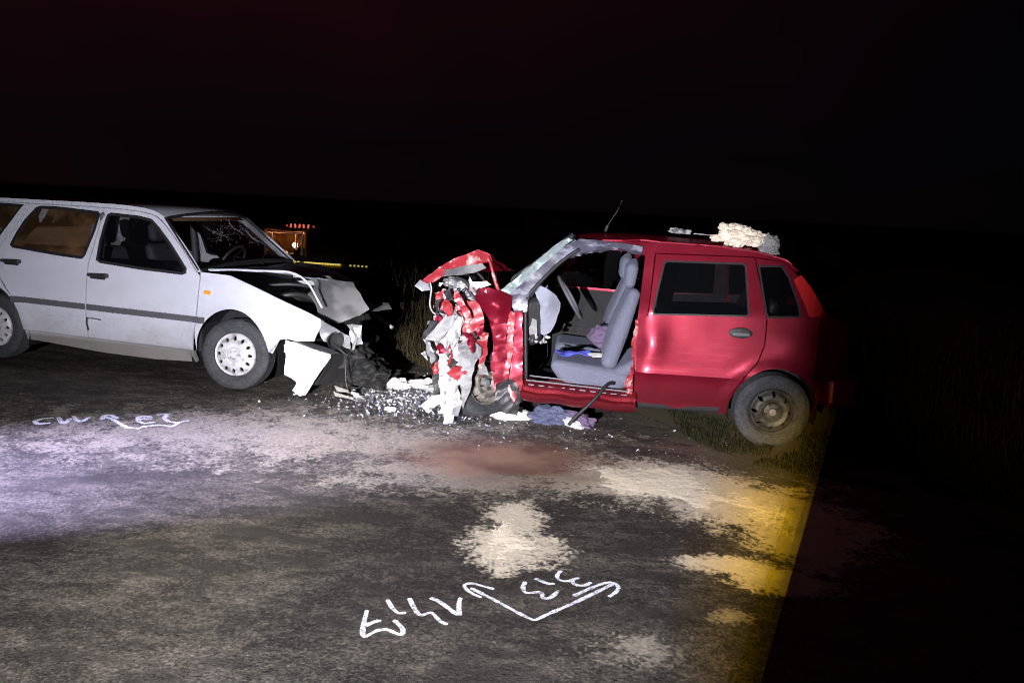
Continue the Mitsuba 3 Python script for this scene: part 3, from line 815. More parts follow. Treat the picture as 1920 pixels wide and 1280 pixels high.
# interior
obj('dashboard', cat(rbox((0.34, 1.34, 0.22), 0.06, (-0.62, WG / 2, 0.86))), 'black_plastic', gc, 40, GOLF)
for yy, nm in ((0.43, 1), (WG - 0.43, 1)):
    sk = obj('front_seat', cat(hull([(-1.05, yy - 0.2, 0.50, 0.06), (-1.05, yy + 0.2, 0.50, 0.06), (-1.5, yy - 0.2, 0.46, 0.06), (-1.5, yy + 0.2, 0.46, 0.06)]),
                               hull([(-1.48, yy - 0.2, 0.5, 0.06), (-1.48, yy + 0.2, 0.5, 0.06), (-1.66, yy - 0.18, 1.0, 0.05), (-1.66, yy + 0.18, 1.0, 0.05)])), 'grey_trim', gc, 40, GOLF)
    obj('headrest', hull([(-1.69, yy - 0.09, 1.12, 0.05), (-1.69, yy + 0.09, 1.12, 0.05), (-1.71, yy - 0.08, 1.20, 0.045), (-1.71, yy + 0.08, 1.20, 0.045)]), 'grey_trim', sk, 40, GOLF)
obj('rear_seat', cat(hull([(-1.95, 0.2, 0.5, 0.07), (-1.95, WG - 0.2, 0.5, 0.07), (-2.4, 0.2, 0.46, 0.07), (-2.4, WG - 0.2, 0.46, 0.07)]),
                     hull([(-2.38, 0.22, 0.5, 0.06), (-2.38, WG - 0.22, 0.5, 0.06), (-2.58, 0.24, 1.1, 0.05), (-2.58, WG - 0.24, 1.1, 0.05)])), 'brown_cloth', gc, 40, GOLF)
obj('headliner', lift(P(*[(x, y + 0.03) for x, y in pts], *[(x, WG - y - 0.03) for x, y in pts[::-1]]), lambda x, y: golf_roof(x, y) - [0, 0, 0.035], 0.004, 0.2), 'brown_cloth', gc, 40, GOLF)
obj('steering_wheel', move(trimesh.creation.torus(0.185, 0.015, 32, 8), rotM((0, 1, 0), -62, (-0.90, WG - 0.42, 0.92))), 'black_plastic', gc, True, GOLF)
for x in (-1.49,):
    for yy in (0.06, WG - 0.06):
        obj('inner_pillar', hull([(x, yy + (0.02 if yy < 1 else -0.02), 0.4, 0.03), (x, yy + (0.14 if yy < 1 else -0.14), 1.33, 0.03)]), 'grey_trim', gc, 40, GOLF)
# far door linings seen through the windows
for p0_, p1_ in ((-2.42, -1.55), (-3.3, -2.45)):
    side_part('door_lining', sg.box(p0_, 0.35, p1_, 0.95), gs, 1, 'brown_cloth', gc, GOLF, 0.01, 0.2, off=0.03)
    
# wheels
def wm(x, y, z, yaw=0.0, camber=0.0):
    M = trimesh.transformations.euler_matrix(math.radians(camber), 0, math.radians(yaw))
    M[:3, 3] = (x, y, z)
    return M


w1 = wheel(gc, wm(-0.11, 0.10, 0.295, 6, -4), 0.293, 0.182, 0.18, 'cap', GOLF, 0.012)
w2 = wheel(gc, wm(-2.50, 0.12, 0.285, 0), 0.290, 0.182, 0.18, 'cap', GOLF)
for x in (-0.11, -2.50):
    M = wm(x, WG - 0.12, 0.285, 180)
    wheel(gc, M, 0.29, 0.182, 0.18, 'cap', GOLF)

# bonnet: buckled rear half, front half folded over to the far side
hood_edge = [(-0.41, 0.12, 0.965), (-0.20, 0.10, 0.985), (-0.03, 0.09, 0.997), (0.20, 0.09, 1.01), (0.34, 0.10, 1.012), (0.44, 0.13, 0.97), (0.52, 0.16, 0.865), (0.59, 0.18, 0.74)]
far_edge = [(-0.44, WG - 0.16, 0.945), (-0.1, WG - 0.16, 0.90), (0.2, WG - 0.20, 0.87), (0.36, WG - 0.25, 0.83), (0.50, WG - 0.45, 0.76)]
bn = obj('bonnet', crumple(hood_edge[:6] + far_edge[:4][::-1], 0.010, 0.06, 0.010, 5, 4, (0, 1)), 'white_paint', gc, 35, GOLF)
tag(bn, 'buckled white bonnet')
obj('edge_flange', tube(np.array(hood_edge) + [0, -0.006, 0.0], 0.0085, 6, 24), 'white_paint', bn, True, GOLF)
fold = [(0.237, 0.45, 0.961), (0.367, 0.75, 0.935), (0.565, 0.80, 0.896), (0.671, 0.72, 0.815), (0.834, 0.55, 0.718), (0.776, 0.50, 0.667), (0.635, 0.38, 0.59), (0.572, 0.32, 0.608), (0.52, 0.24, 0.696), (0.42, 0.25, 0.835)]
obj('folded_front', crumple(fold, 0.012, 0.04, 0.012, 4, 8, (0, 2), fold=0.03), 'mottled_grey', bn, 40, GOLF)  # given an uneven mid grey, unlike the white rear half
tag(bn + '__folded_front', 'dull grey front half of the bonnet folded outwards')
# engine bay
eng = [rbox((0.42, 0.5, 0.35), 0.04, (0.05, 0.65, 0.60)), rbox((0.25, 0.3, 0.22), 0.03, (0.15, 1.15, 0.62)), rbox((0.30, 0.22, 0.20), 0.03, (-0.15, 0.32, 0.72)), rbox((0.12, 1.2, 0.3), 0.03, (0.42, WG / 2, 0.45)), rbox((0.7, 0.06, 0.18), 0.02, (0.1, 0.30, 0.55))]
eg = obj('engine', cat(*eng), 'engine_dark', gc, 40, GOLF)
obj('hose', cat(tube([(0.1, 0.3, 0.75), (0.25, 0.35, 0.8), (0.4, 0.5, 0.72), (0.5, 0.45, 0.6)], 0.022, 8, 20), tube([(-0.2, 0.5, 0.8), (0.1, 0.6, 0.85), (0.35, 0.9, 0.74)], 0.015, 8, 20)), 'black_plastic', eg, True, GOLF)
obj('slam_panel', crumple([(0.52, 0.2, 0.62), (0.60, 0.5, 0.60), (0.66, 1.0, 0.62), (0.72, 1.4, 0.6), (0.66, 1.4, 0.66), (0.60, 1.0, 0.7), (0.55, 0.5, 0.68), (0.48, 0.2, 0.68)], 0.006, 0.04, 0.03, 6, 12, (1, 2)), 'grey_metal', gc, 40, GOLF)
# broken headlamp and front bits
hl = obj('headlamp', crumple([(0.60, 0.06, 0.62), (0.66, 0.05, 0.66), (0.74, 0.14, 0.58), (0.84, 0.20, 0.52), (0.83, 0.22, 0.42), (0.72, 0.15, 0.45), (0.65, 0.10, 0.48)], 0.006, 0.02, 0.02, 16, 3), 'lamp_glass', gc, 40, GOLF)
tag(hl, 'smashed headlamp hanging out of the front corner')
obj('reflector', move(lathe([(0.0, -0.05), (0.03, -0.045), (0.06, -0.02), (0.075, 0.02), (0.07, 0.02), (0.055, -0.015), (0.0, -0.035)], 24), rotM((0, 0, 1), 60, (0.74, 0.10, 0.50))), 'black_plastic', hl, 40, GOLF)
obj('splinter', cat(crumple([(0.64, 0.03, 0.66), (0.70, 0.03, 0.645), (0.80, 0.1, 0.57), (0.74, 0.1, 0.56), (0.63, 0.06, 0.60)], 0.003, 0.03, 0.01, 12, 5), tube([(0.83, 0.2, 0.6), (0.88, 0.22, 0.52), (0.86, 0.2, 0.42)], 0.012, 6), crumple([(0.80, 0.2, 0.62), (0.90, 0.26, 0.62), (0.92, 0.26, 0.46), (0.84, 0.22, 0.44)], 0.004, 0.03, 0.03, 12, 15)), 'lamp_glass', hl, 40, GOLF)
bp = obj('front_bumper', crumple([(0.37, -0.02, 0.20), (0.385, -0.02, 0.34), (0.36, -0.01, 0.44), (0.40, -0.01, 0.475), (0.46, -0.02, 0.475), (0.56, -0.05, 0.455), (0.66, -0.05, 0.435), (0.755, 0.0, 0.405), (0.755, 0.02, 0.38), (0.71, 0.01, 0.30), (0.66, 0.0, 0.225), (0.60, 0.0, 0.13), (0.55, 0.01, 0.045), (0.50, 0.0, 0.03), (0.435, 0.0, 0.07), (0.455, 0.0, 0.10), (0.475, 0.0, 0.14), (0.43, 0.0, 0.17)],
                                  0.006, 0.025, 0.010, 8, 21, extra=[(0.55, -0.05, 0.30), (0.6, -0.05, 0.25)]), 'bumper_paint', gc, 40, GOLF)
tag(bp, 'white bumper corner torn loose and hanging to the asphalt')
obj('top_flange', crumple([(0.46, -0.02, 0.478), (0.56, -0.05, 0.458), (0.66, -0.05, 0.438), (0.76, 0.0, 0.408), (0.78, 0.12, 0.40), (0.68, 0.12, 0.43), (0.57, 0.1, 0.455), (0.47, 0.1, 0.475)], 0.005, 0.03, 0.006, 8, 23, (0, 1)), 'grey_trim', bp, 40, GOLF)
obj('wrapped_front', crumple([(0.757, 0.01, 0.40), (0.80, 0.35, 0.36), (0.83, 0.8, 0.30), (0.80, 0.8, 0.12), (0.74, 0.35, 0.10), (0.62, 0.03, 0.13), (0.70, 0.02, 0.28)], 0.006, 0.04, 0.02, 7, 25, (1, 2)), 'black_plastic', bp, 40, GOLF)
obj('scratch', cat(tube([(-1.50, -0.004, 0.47), (-1.505, -0.004, 0.42), (-1.49, -0.003, 0.36)], 0.007, 5), tube([(-1.50, -0.005, 0.462), (-1.44, -0.006, 0.468), (-1.36, -0.004, 0.462)], 0.004, 5)), 'black_trim', gc + '__front_door', True, GOLF)
for pts_, b_ in (([(0.285, 0.02, 0.475), (0.305, 0.02, 0.468), (0.235, 0.03, 0.345), (0.205, 0.03, 0.355)], 'white_paint'), ([(0.345, 0.04, 0.47), (0.375, 0.04, 0.465), (0.345, 0.05, 0.36), (0.325, 0.05, 0.365)], 'pale_plastic')):
    obj('bracket', crumple(pts_, 0.005, 0.03, 0.006, 8, 2), b_, gc, 40, GOLF)
obj('crushed_front', cat(lump((0.72, 0.45, 0.33), (0.16, 0.22, 0.16), 3, 4, 0.5), lump((0.85, 0.55, 0.16), (0.18, 0.25, 0.12), 5, 4, 0.5), lump((0.62, 0.7, 0.4), (0.14, 0.4, 0.2), 7, 4, 0.5)), 'engine_dark', gc, 40, GOLF)
obj('aerial_cable', cat(tube([(0.70, 0.2, 0.42), (0.82, 0.15, 0.34), (0.84, 0.12, 0.22), (0.9, 0.1, 0.08)], 0.007, 6, 18), tube([(0.66, 0.15, 0.5), (0.78, 0.1, 0.44), (0.86, 0.12, 0.38)], 0.006, 6, 14)), 'black_plastic', gc, True, GOLF)
obj('torn_trim', cat(crumple([(0.78, 0.05, 0.14), (0.90, 0.05, 0.12), (0.91, 0.06, 0.095), (0.8, 0.05, 0.10)], 0.004, 0.03, 0.012, 10, 31), crumple([(0.77, 0.05, 0.09), (0.91, 0.05, 0.07), (0.92, 0.06, 0.05), (0.79, 0.05, 0.055)], 0.004, 0.03, 0.012, 10, 33)), 'white_paint', gc, 40, GOLF)

# ------------------------------------------------------------------ the red car
PUNTO = car_frame(1.907, 5.53, 0.08)
WP = 1.62


def y_punto(x, z):
    x, z = np.asarray(x, float), np.asarray(z, float)
    y = 0.035 * np.clip((z - 0.5) / 0.4, 0, 1) ** 2 + 0.40 * np.maximum(0, z - 0.93)
    y = y + 0.42 * np.maximum(0, 0.485 - z) - 0.010 * np.exp(-((z - 0.487) / 0.012) ** 2) * (x < -0.2)
    y = y + 0.9 * np.maximum(0, x - 0.12) ** 2 * 0.8
    d = np.hypot(x + 0.03, z - 0.27)
    y = y - 0.035 * np.exp(-(np.maximum(d - 0.31, 0) / 0.055) ** 2) * (x > -0.42) * np.clip((z - 0.2) / 0.15, 0, 1)
    # dents from the impact and the rescue tools along the door's front edge
    y = y + 0.030 * np.exp(-((x + 1.03) / 0.05) ** 2) * (0.6 + 0.8 * meshkit.noise(np.stack([z * 9, z * 0, z * 0 + 3], -1)))
    y = y - 0.020 * np.exp(-((x + 0.90) / 0.07) ** 2 - ((z - 0.70) / 0.12) ** 2)
    y = y + 0.012 * np.exp(-((x + 0.62) / 0.16) ** 2 - ((z - 0.26) / 0.05) ** 2)
    y = y - 0.014 * np.exp(-((x - 0.08) / 0.13) ** 2 - ((z - 0.74) / 0.09) ** 2)
    y = y + 0.010 * (meshkit.fbm(np.stack([x * 3.2, z * 3.2, x * 0], -1), 3, 21) - 0.5)
    return y


ps = sides(y_punto, WP)
pc = thing('red_hatchback_car', 'red hatchback car with crushed front end and missing front door', 'car')
PR = [(-1.45, 1.355), (-1.30, 1.395), (-1.0, 1.405), (-0.5, 1.395), (-0.2, 1.37), (0.0, 1.33), (0.09, 1.26), (0.17, 1.17), (0.22, 1.09), (0.29, 0.98), (0.40, 0.93), (0.45, 0.75), (0.44, 0.50)]
RDP = P((-1.02, 0.87), (-1.03, 0.70), (-1.012, 0.33), (-1.005, 0.245), (-0.80, 0.24), (-0.70, 0.215), (-0.60, 0.235), (-0.36, 0.255), (-0.335, 0.38), (-0.265, 0.51), (-0.175, 0.62), (-0.138, 0.74), (-0.135, 0.92), (-0.17, 1.10), (-0.225, 1.335), (-0.92, 1.325), (-0.955, 0.895))
RWP = P((-0.862, 1.265), (-0.84, 1.283), (-0.30, 1.292), (-0.282, 1.275), (-0.255, 0.95), (-0.27, 0.93), (-0.92, 0.905), (-0.93, 0.925))
QWP = P((-0.198, 1.283), (-0.03, 1.292), (0.02, 1.215), (0.085, 1.04), (0.10, 0.96), (0.085, 0.945), (-0.125, 0.93), (-0.14, 0.95))
ARP = P(*[(-0.03 + 0.305 * math.cos(a), 0.27 + 0.315 * math.sin(a)) for a in np.linspace(-0.5, math.pi + 0.5, 40)])
BP = P((-1.03, 0.83), (-0.99, 1.385), (-0.90, 1.385), (-0.928, 1.333), (-0.962, 0.89))
RAILP = P(*PR[:7], (0.06, 1.255), (-0.02, 1.318), (-0.2, 1.34), (-0.225, 1.343), (-0.92, 1.333), (-0.99, 1.34), (-1.0, 1.31), (-1.04, 1.335), (-1.19, 1.352), (-1.34, 1.335), (-1.44, 1.31)).buffer(0)
QP = P((-0.215, 1.333), (-0.02, 1.312), (0.055, 1.25), (0.15, 1.165), (0.20, 1.09), (0.27, 0.98), (0.36, 0.95), (0.45, 0.90), (0.47, 0.72), (0.44, 0.52), (0.30, 0.50), (0.27, 0.20), (-0.4, 0.20), (-0.327, 0.38), (-0.257, 0.51), (-0.167, 0.62), (-0.13, 0.74), (-0.127, 0.92), (-0.162, 1.10)).difference(ARP).difference(QWP)
for s in (0, 1):
    rd = side_part('rear_door', RDP.difference(RWP), ps, s, 'red_paint', pc, PUNTO, 0.02, 0.035)
    side_part('window_frame', RWP.buffer(0.002).difference(RWP.buffer(-0.010)), ps, s, 'black_trim', rd, PUNTO, 0.012, off=-0.002)
    side_part('window', RWP.buffer(-0.008), ps, s, 'smoky_glass', rd, PUNTO, 0, off=0.008, smooth=True)
    hx, hz = -0.305, 0.808
    hy = float(y_punto(hx, hz)) if s == 0 else WP - float(y_punto(hx, hz))
    o = -1 if s == 0 else 1
    hk = obj('handle', rbox((0.125, 0.022, 0.030), 0.010, (hx, hy + o * 0.014, hz - 0.002)), 'grey_trim', rd, 40, PUNTO)
    obj('recess', cat(m3.Manifold.sphere(1, 32).scale((0.083, 0.010, 0.040)).translate((hx, hy, hz + 0.004))), 'black_trim', hk, 40, PUNTO)
    side_part('pillar', BP, ps, s, 'red_paint', pc, PUNTO, 0.03, off=0.003)
    rq = side_part('rear_quarter', QP, ps, s, 'red_paint', pc, PUNTO, 0.015, 0.035)
    side_part('window_frame', QWP.buffer(0.002).difference(QWP.buffer(-0.011)), ps, s, 'black_trim', rq, PUNTO, 0.012, off=-0.002)
    side_part('window', QWP.buffer(-0.009), ps, s, 'smoky_glass', rq, PUNTO, 0, off=0.008, smooth=True)
    side_part('roof_rail', RAILP, ps, s, 'red_paint', pc, PUNTO, 0.03, off=0.001)
    side_part('tail_lamp', P((0.05, 1.20), (0.10, 1.235), (0.16, 1.165), (0.215, 1.08), (0.28, 0.975), (0.28, 0.955), (0.16, 0.955), (0.13, 1.03)), ps, s, 'red_lens', rq, PUNTO, 0.014, off=-0.010)
    if s == 1:
        side_part('lining', QP.buffer(-0.004), ps, 1, 'engine_dark', rq, PUNTO, 0.006, 0.06, off=0.045)
        side_part('lining', RWP.buffer(0.06).difference(RWP.buffer(0.002)), ps, 1, 'engine_dark', rd, PUNTO, 0.006, 0.06, off=0.045)
        side_part('lining', RAILP.buffer(-0.004), ps, 1, 'engine_dark', pc + '__roof_rail_001', PUNTO, 0.006, 0.06, off=0.055)
    an = np.linspace(-0.3, math.pi + 0.3, 24)
    y0, y1 = (0.03, 0.33) if s == 0 else (WP - 0.03, WP - 0.33)
    v = np.array([[-0.03 + 0.31 * math.cos(a), y, 0.27 + 0.32 * math.sin(a)] for a in an for y in (y0, y1)])
    fcs = np.array([[2 * i, 2 * i + 1, 2 * i + 3] for i in range(23)] + [[2 * i, 2 * i + 3, 2 * i + 2] for i in range(23)])
    wl = np.array([[-0.03, y1, 0.27]] + [[-0.03 + 0.31 * math.cos(a), y1, 0.27 + 0.32 * math.sin(a)] for a in an])
    obj('arch_liner', cat(trimesh.Trimesh(v, fcs, process=False), trimesh.Trimesh(wl, np.array([[0, i, i + 1] for i in range(1, 24)]), process=False)), 'black_trim', pc, 40, PUNTO)


def puntoz(x):
    return np.interp(x, [-1.5, -1.45, -1.30, -1.0, -0.5, -0.2, 0.0, 0.1], [1.345, 1.355, 1.395, 1.405, 1.395, 1.37, 1.33, 1.25])


def punto_roof(x, y):
    s = np.clip((y - 0.2) / (WP - 0.4), 0, 1)
    d = np.stack([x * 2.5, y * 2.5, x * 0], -1)
    return np.stack([x - 0.08 * 4 * s * (1 - s) * np.clip((-x - 0.8) / 0.6, 0, 1), y, puntoz(x) + 0.005 + 0.045 * (4 * s * (1 - s)) ** 0.8 + 0.03 * (meshkit.fbm(d, 3, 9) - 0.5) * np.clip(5 * s * (1 - s), 0, 1)], 1)


pp = [(x, float(y_punto(x, puntoz(x))) + 0.004) for x in np.linspace(-1.43, 0.04, 12)]
obj('roof', lift(P(*pp, *[(x, WP - y) for x, y in pp[::-1]]), punto_roof, 0.01, 0.08), 'red_paint', pc, 40, PUNTO)
obj('headliner', lift(P(*[(x, y + 0.03) for x, y in pp], *[(x, WP - y - 0.03) for x, y in pp[::-1]]), lambda x, y: punto_roof(x, y) - [0, 0, 0.04], 0.004, 0.2), 'grey_trim', pc, 40, PUNTO)
obj('aerial', cat(tube([(-1.28, 0.62, 1.46), (-1.27, 0.60, 1.50)], 0.012, 8), tube([(-1.27, 0.60, 1.50), (-1.20, 0.60, 1.62), (-1.17, 0.60, 1.70)], 0.0025, 6)), 'dark_metal', pc, True, PUNTO)
# tailgate, bumper
tgp = obj('tailgate', ruled((0.33, 0.14, 0.96), (0.50, 0.12, 0.55), 0.04, WP)[0], 'red_paint', pc, True, PUNTO)
obj('window', ruled((0.06, 0.24, 1.26), (0.33, 0.16, 0.96), 0.05, WP)[0], 'glass', tgp, True, PUNTO)
obj('rear_bumper', rbox((0.24, WP - 0.14, 0.26), 0.06, (0.46, WP / 2, 0.42)), 'red_paint', pc, 40, PUNTO)
obj('underbody', cat(rbox((1.5, WP - 0.24, 0.09), 0.03, (-1.08, WP / 2, 0.24)), rbox((0.75, WP - 0.7, 0.09), 0.03, (0.0, WP / 2, 0.30))), 'engine_dark', pc, 40, PUNTO)
# sills: ribbed box section
sec = [(0.14, 0.372), (0.07, 0.362), (0.062, 0.350), (0.020, 0.338), (0.010, 0.328), (0.014, 0.320), (0.050, 0.312), (0.055, 0.298), (0.006, 0.288), (-0.010, 0.276), (-0.004, 0.262), (0.022, 0.235), (0.05, 0.215), (0.10, 0.20)]
n_ = 24
xs_ = np.linspace(-1.84, -1.0, n_)
for s in (0, 1):
    v = []
    for i, x in enumerate(xs_):
        bend = 0.05 * np.clip((x + 1.75) / 0.6, 0, 1)
        for y, z in sec:
            yy = y + 0.012 * math.sin(x * 9) * (z > 0.24)
            v.append((x, yy if s == 0 else WP - yy, z - (0.04 * np.clip((x + 1.85) / 0.85, 0, 1)) + 0.006 * math.sin(x * 23)))
    m_ = len(sec)
    F = np.array([[i * m_ + j, (i + 1) * m_ + j, (i + 1) * m_ + j + 1] for i in range(n_ - 1) for j in range(m_ - 1)] + [[i * m_ + j, (i + 1) * m_ + j + 1, i * m_ + j + 1] for i in range(n_ - 1) for j in range(m_ - 1)])
    sk = obj('sill', trimesh.Trimesh(np.array(v), F, process=False), 'red_paint', pc, 50, PUNTO)
    if s == 0:
        obj('tread_strip', cat(*[rbox((0.044, 0.020, 0.006), 0.0025, (x, 0.034, 0.343 - 0.04 * (x + 1.85) / 0.85 + 0.002)) for x in np.arange(-1.76, -1.08, 0.075)], tube([(-1.8, 0.03, 0.372), (-1.06, 0.03, 0.336)], 0.006, 6), tube([(-1.78, 0.13, 0.385), (-1.3, 0.12, 0.362), (-1.08, 0.14, 0.352)], 0.006, 6)), 'grey_metal', sk, 40, PUNTO)

# bent windscreen pillar and hinge post
ap = obj('windscreen_pillar', crumple([(-1.99, 0.10, 1.0), (-1.93, 0.10, 1.03), (-1.60, 0.17, 1.335), (-1.47, 0.20, 1.40), (-1.30, 0.21, 1.40), (-1.02, 0.20, 1.375), (-1.02, 0.18, 1.33), (-1.19, 0.17, 1.352), (-1.34, 0.16, 1.335), (-1.45, 0.16, 1.305), (-1.56, 0.14, 1.265), (-1.74, 0.09, 1.09), (-1.82, 0.06, 0.97), (-1.82, 0.05, 0.87), (-1.90, 0.04, 0.85), (-1.95, 0.05, 0.93)], 0.05, 0.03, 0.020, 10, 13), 'scraped_pillar', pc, 40, PUNTO)
tag(ap, 'bent bare windscreen pillar')
obj('post_lining', cat(tube([(-1.47, 0.16, 1.33), (-1.58, 0.14, 1.25), (-1.75, 0.09, 1.07), (-1.825, 0.07, 0.95), (-1.83, 0.06, 0.85), (-1.815, 0.05, 0.6), (-1.80, 0.05, 0.38)], 0.014, 8, 40)), 'black_trim', ap, True, PUNTO)
hp = obj('hinge_post', crumple([(-1.905, 0.03, 0.87), (-1.85, 0.02, 0.87), (-1.835, 0.01, 0.6), (-1.82, 0.01, 0.32), (-1.88, 0.0, 0.20), (-1.93, 0.02, 0.30), (-1.90, 0.02, 0.6)], 0.05, 0.025, 0.016, 12, 17), 'red_paint', pc, 40, PUNTO)
obj('torn_edge', crumple([(-1.955, 0.03, 0.87), (-1.905, 0.02, 0.86), (-1.905, 0.01, 0.6), (-1.93, 0.01, 0.36), (-1.965, 0.01, 0.38), (-1.945, 0.02, 0.6)], 0.02, 0.02, 0.018, 16, 19), 'torn_red', hp, 40, PUNTO)
obj('lower_post', crumple([(-2.02, 0.02, 0.30), (-1.94, 0.01, 0.38), (-1.88, 0.01, 0.36), (-1.83, 0.02, 0.26), (-1.85, 0.03, 0.10), (-2.0, 0.03, 0.12)], 0.03, 0.025, 0.03, 14, 20), 'black_plastic', hp, 40, PUNTO)
obj('torn_edge', crumple([(-1.065, 0.06, 0.30), (-1.03, 0.03, 0.28), (-1.025, 0.03, 0.6), (-1.02, 0.04, 0.86), (-1.04, 0.05, 0.86), (-1.055, 0.07, 0.70), (-1.04, 0.06, 0.5), (-1.08, 0.07, 0.40)], 0.012, 0.016, 0.030, 20, 23), 'torn_red', pc + '__pillar', 40, PUNTO)
obj('far_front_door', cat(), 'red_paint') if False else None
FDP = P((-1.80, 0.26), (-1.84, 0.87), (-1.75, 1.0), (-1.46, 1.30), (-1.3, 1.33), (-1.0, 1.33), (-1.04, 0.87), (-1.02, 0.26))
FWP = P((-1.70, 0.94), (-1.44, 1.25), (-1.29, 1.285), (-1.05, 1.285), (-1.085, 0.92))
fdp = side_part('front_door', FDP.difference(FWP), ps, 1, 'red_paint', pc, PUNTO, 0.02, 0.06)
side_part('window', FWP, ps, 1, 'glass', fdp, PUNTO, 0, off=0.01, smooth=True)
side_part('lining', FDP.difference(FWP).buffer(-0.02), ps, 1, 'engine_dark', fdp, PUNTO, 0.01, 0.1, off=0.03)
side_part('lining', RDP.difference(RWP).buffer(-0.02), ps, 1, 'engine_dark', pc + '__rear_door_001', PUNTO, 0.01, 0.1, off=0.03)
# shattered windscreen, seen almost edge-on
wsp, wnp = ruled((-1.50, 0.23, 1.385), (-1.98, 0.12, 1.00), 0.05, WP, 18, 24)
v = np.array(wsp.vertices)
v += 0.05 * (meshkit.fbm(v * 5, 3, 4)[:, None] - 0.5) * wnp
wk2 = obj('windscreen', trimesh.Trimesh(v, wsp.faces, process=False), 'shattered_glass', pc, True, PUNTO)
tag(wk2, 'shattered greenish windscreen')
obj('glass_edge', crumple([(-2.02, 0.05, 1.01), (-1.98, 0.05, 1.045), (-1.62, 0.14, 1.375), (-1.56, 0.16, 1.41), (-1.52, 0.17, 1.40), (-1.60, 0.15, 1.33), (-1.90, 0.07, 1.04), (-1.96, 0.06, 0.985)], 0.006, 0.02, 0.02, 22, 29), 'shattered_glass', wk2, False, PUNTO)

# interior
dk = obj('dashboard', cat(hull([(-1.88, 0.14, 0.90, 0.05), (-1.88, WP - 0.14, 0.90, 0.05), (-1.72, 0.2, 0.92, 0.06), (-1.72, WP - 0.14, 0.92, 0.06), (-1.76, 0.2, 0.66, 0.05), (-1.76, WP - 0.14, 0.66, 0.05), (-1.9, 0.2, 0.6, 0.04), (-1.9, WP - 0.14, 0.6, 0.04)])), 'black_trim', pc, 40, PUNTO)
ab = obj('airbag', crumple([(-1.79, 0.16, 1.035), (-1.745, 0.15, 1.055), (-1.69, 0.15, 1.035), (-1.62, 0.19, 0.985), (-1.585, 0.22, 0.93), (-1.588, 0.22, 0.87), (-1.615, 0.2, 0.78), (-1.645, 0.18, 0.715), (-1.685, 0.16, 0.685), (-1.715, 0.15, 0.70), (-1.72, 0.15, 0.80), (-1.735, 0.15, 0.90), (-1.765, 0.15, 0.98)], 0.05, 0.025, 0.012, 6, 33, extra=[(-1.68, 0.08, 0.92)]), 'airbag_cloth', pc, 40, PUNTO)
tag(ab, 'pale blue-grey deflated airbag hanging at the dashboard')
obj('knee_pad', crumple([(-1.83, 0.14, 0.78), (-1.80, 0.13, 0.82), (-1.75, 0.13, 0.80), (-1.74, 0.13, 0.70), (-1.79, 0.13, 0.69), (-1.83, 0.13, 0.71)], 0.04, 0.02, 0.01, 10, 35), 'mottled_grey', dk, 40, PUNTO)
obj('debris', cat(*[lump((x, 0.14 + r2.uniform(-0.03, 0.05), z), r2.uniform(0.008, 0.02, 3), i, 1) for i, (x, z) in enumerate(zip(r2.uniform(-1.84, -1.66, 22), r2.uniform(0.63, 0.70, 22)))]), 'torn_pale', dk, False, PUNTO)
tag(dk + '__debris', kind='stuff')
obj('steering_wheel', move(trimesh.creation.torus(0.18, 0.014, 32, 8), rotM((0, 1, 0), 58, (-1.52, 0.52, 0.94))), 'grey_trim', pc, True, PUNTO)
for yy in (0.40, WP - 0.40):
    sk = obj('front_seat', cat(hull([(-1.58, yy - 0.21, 0.46, 0.05), (-1.58, yy + 0.21, 0.46, 0.05), (-1.50, yy - 0.23, 0.36, 0.05), (-1.50, yy + 0.23, 0.36, 0.05), (-1.10, yy - 0.23, 0.40, 0.07), (-1.10, yy + 0.23, 0.40, 0.07), (-1.2, yy - 0.22, 0.33, 0.05), (-1.2, yy + 0.22, 0.33, 0.05)]),
                               hull([(-1.22, yy - 0.23, 0.38, 0.05), (-1.22, yy + 0.23, 0.38, 0.05), (-1.0, yy - 0.24, 0.52, 0.045), (-1.0, yy + 0.24, 0.52, 0.045)])), 'seat_cloth', pc, 40, PUNTO)
    obj('backrest', cat(hull([(-1.20, yy - 0.20, 0.52, 0.06), (-1.20, yy + 0.20, 0.52, 0.06), (-1.14, yy - 0.23, 0.75, 0.065), (-1.14, yy + 0.23, 0.75, 0.065)]), hull([(-1.14, yy - 0.23, 0.75, 0.065), (-1.14, yy + 0.23, 0.75, 0.065), (-1.055, yy - 0.19, 1.02, 0.045), (-1.055, yy + 0.19, 1.02, 0.045)])), 'seat_cloth', sk, 40, PUNTO)
    obj('headrest', hull([(-1.085, yy - 0.11, 1.10, 0.040), (-1.085, yy + 0.11, 1.10, 0.040), (-1.075, yy - 0.10, 1.20, 0.045), (-1.075, yy + 0.10, 1.20, 0.045), (-1.06, yy, 1.24, 0.035)]), 'seat_cloth', sk, 40, PUNTO)
obj('rear_seat', cat(hull([(-0.62, 0.25, 0.45, 0.07), (-0.62, WP - 0.25, 0.45, 0.07), (-0.2, 0.25, 0.45, 0.07), (-0.2, WP - 0.25, 0.45, 0.07)]), hull([(-0.2, 0.35, 0.5, 0.06), (-0.2, WP - 0.35, 0.5, 0.06), (-0.03, 0.35, 0.98, 0.05), (-0.03, WP - 0.35, 0.98, 0.05)])), 'black_trim', pc, 40, PUNTO)
tag(obj('blue_cloth', move(crumple([(-0.14, 0.08, 0), (0.12, 0.10, 0.02), (0.14, -0.06, 0.01), (-0.10, -0.12, 0)], 0.004, 0.02, 0.04, 9, 41, (0, 1)), rotM((0, 0, 1), 0, (-1.47, 0.32, 0.545))), 'blue_bright', None, 40, PUNTO), 'bright blue cloth lying on the grey driver seat', 'cloth')
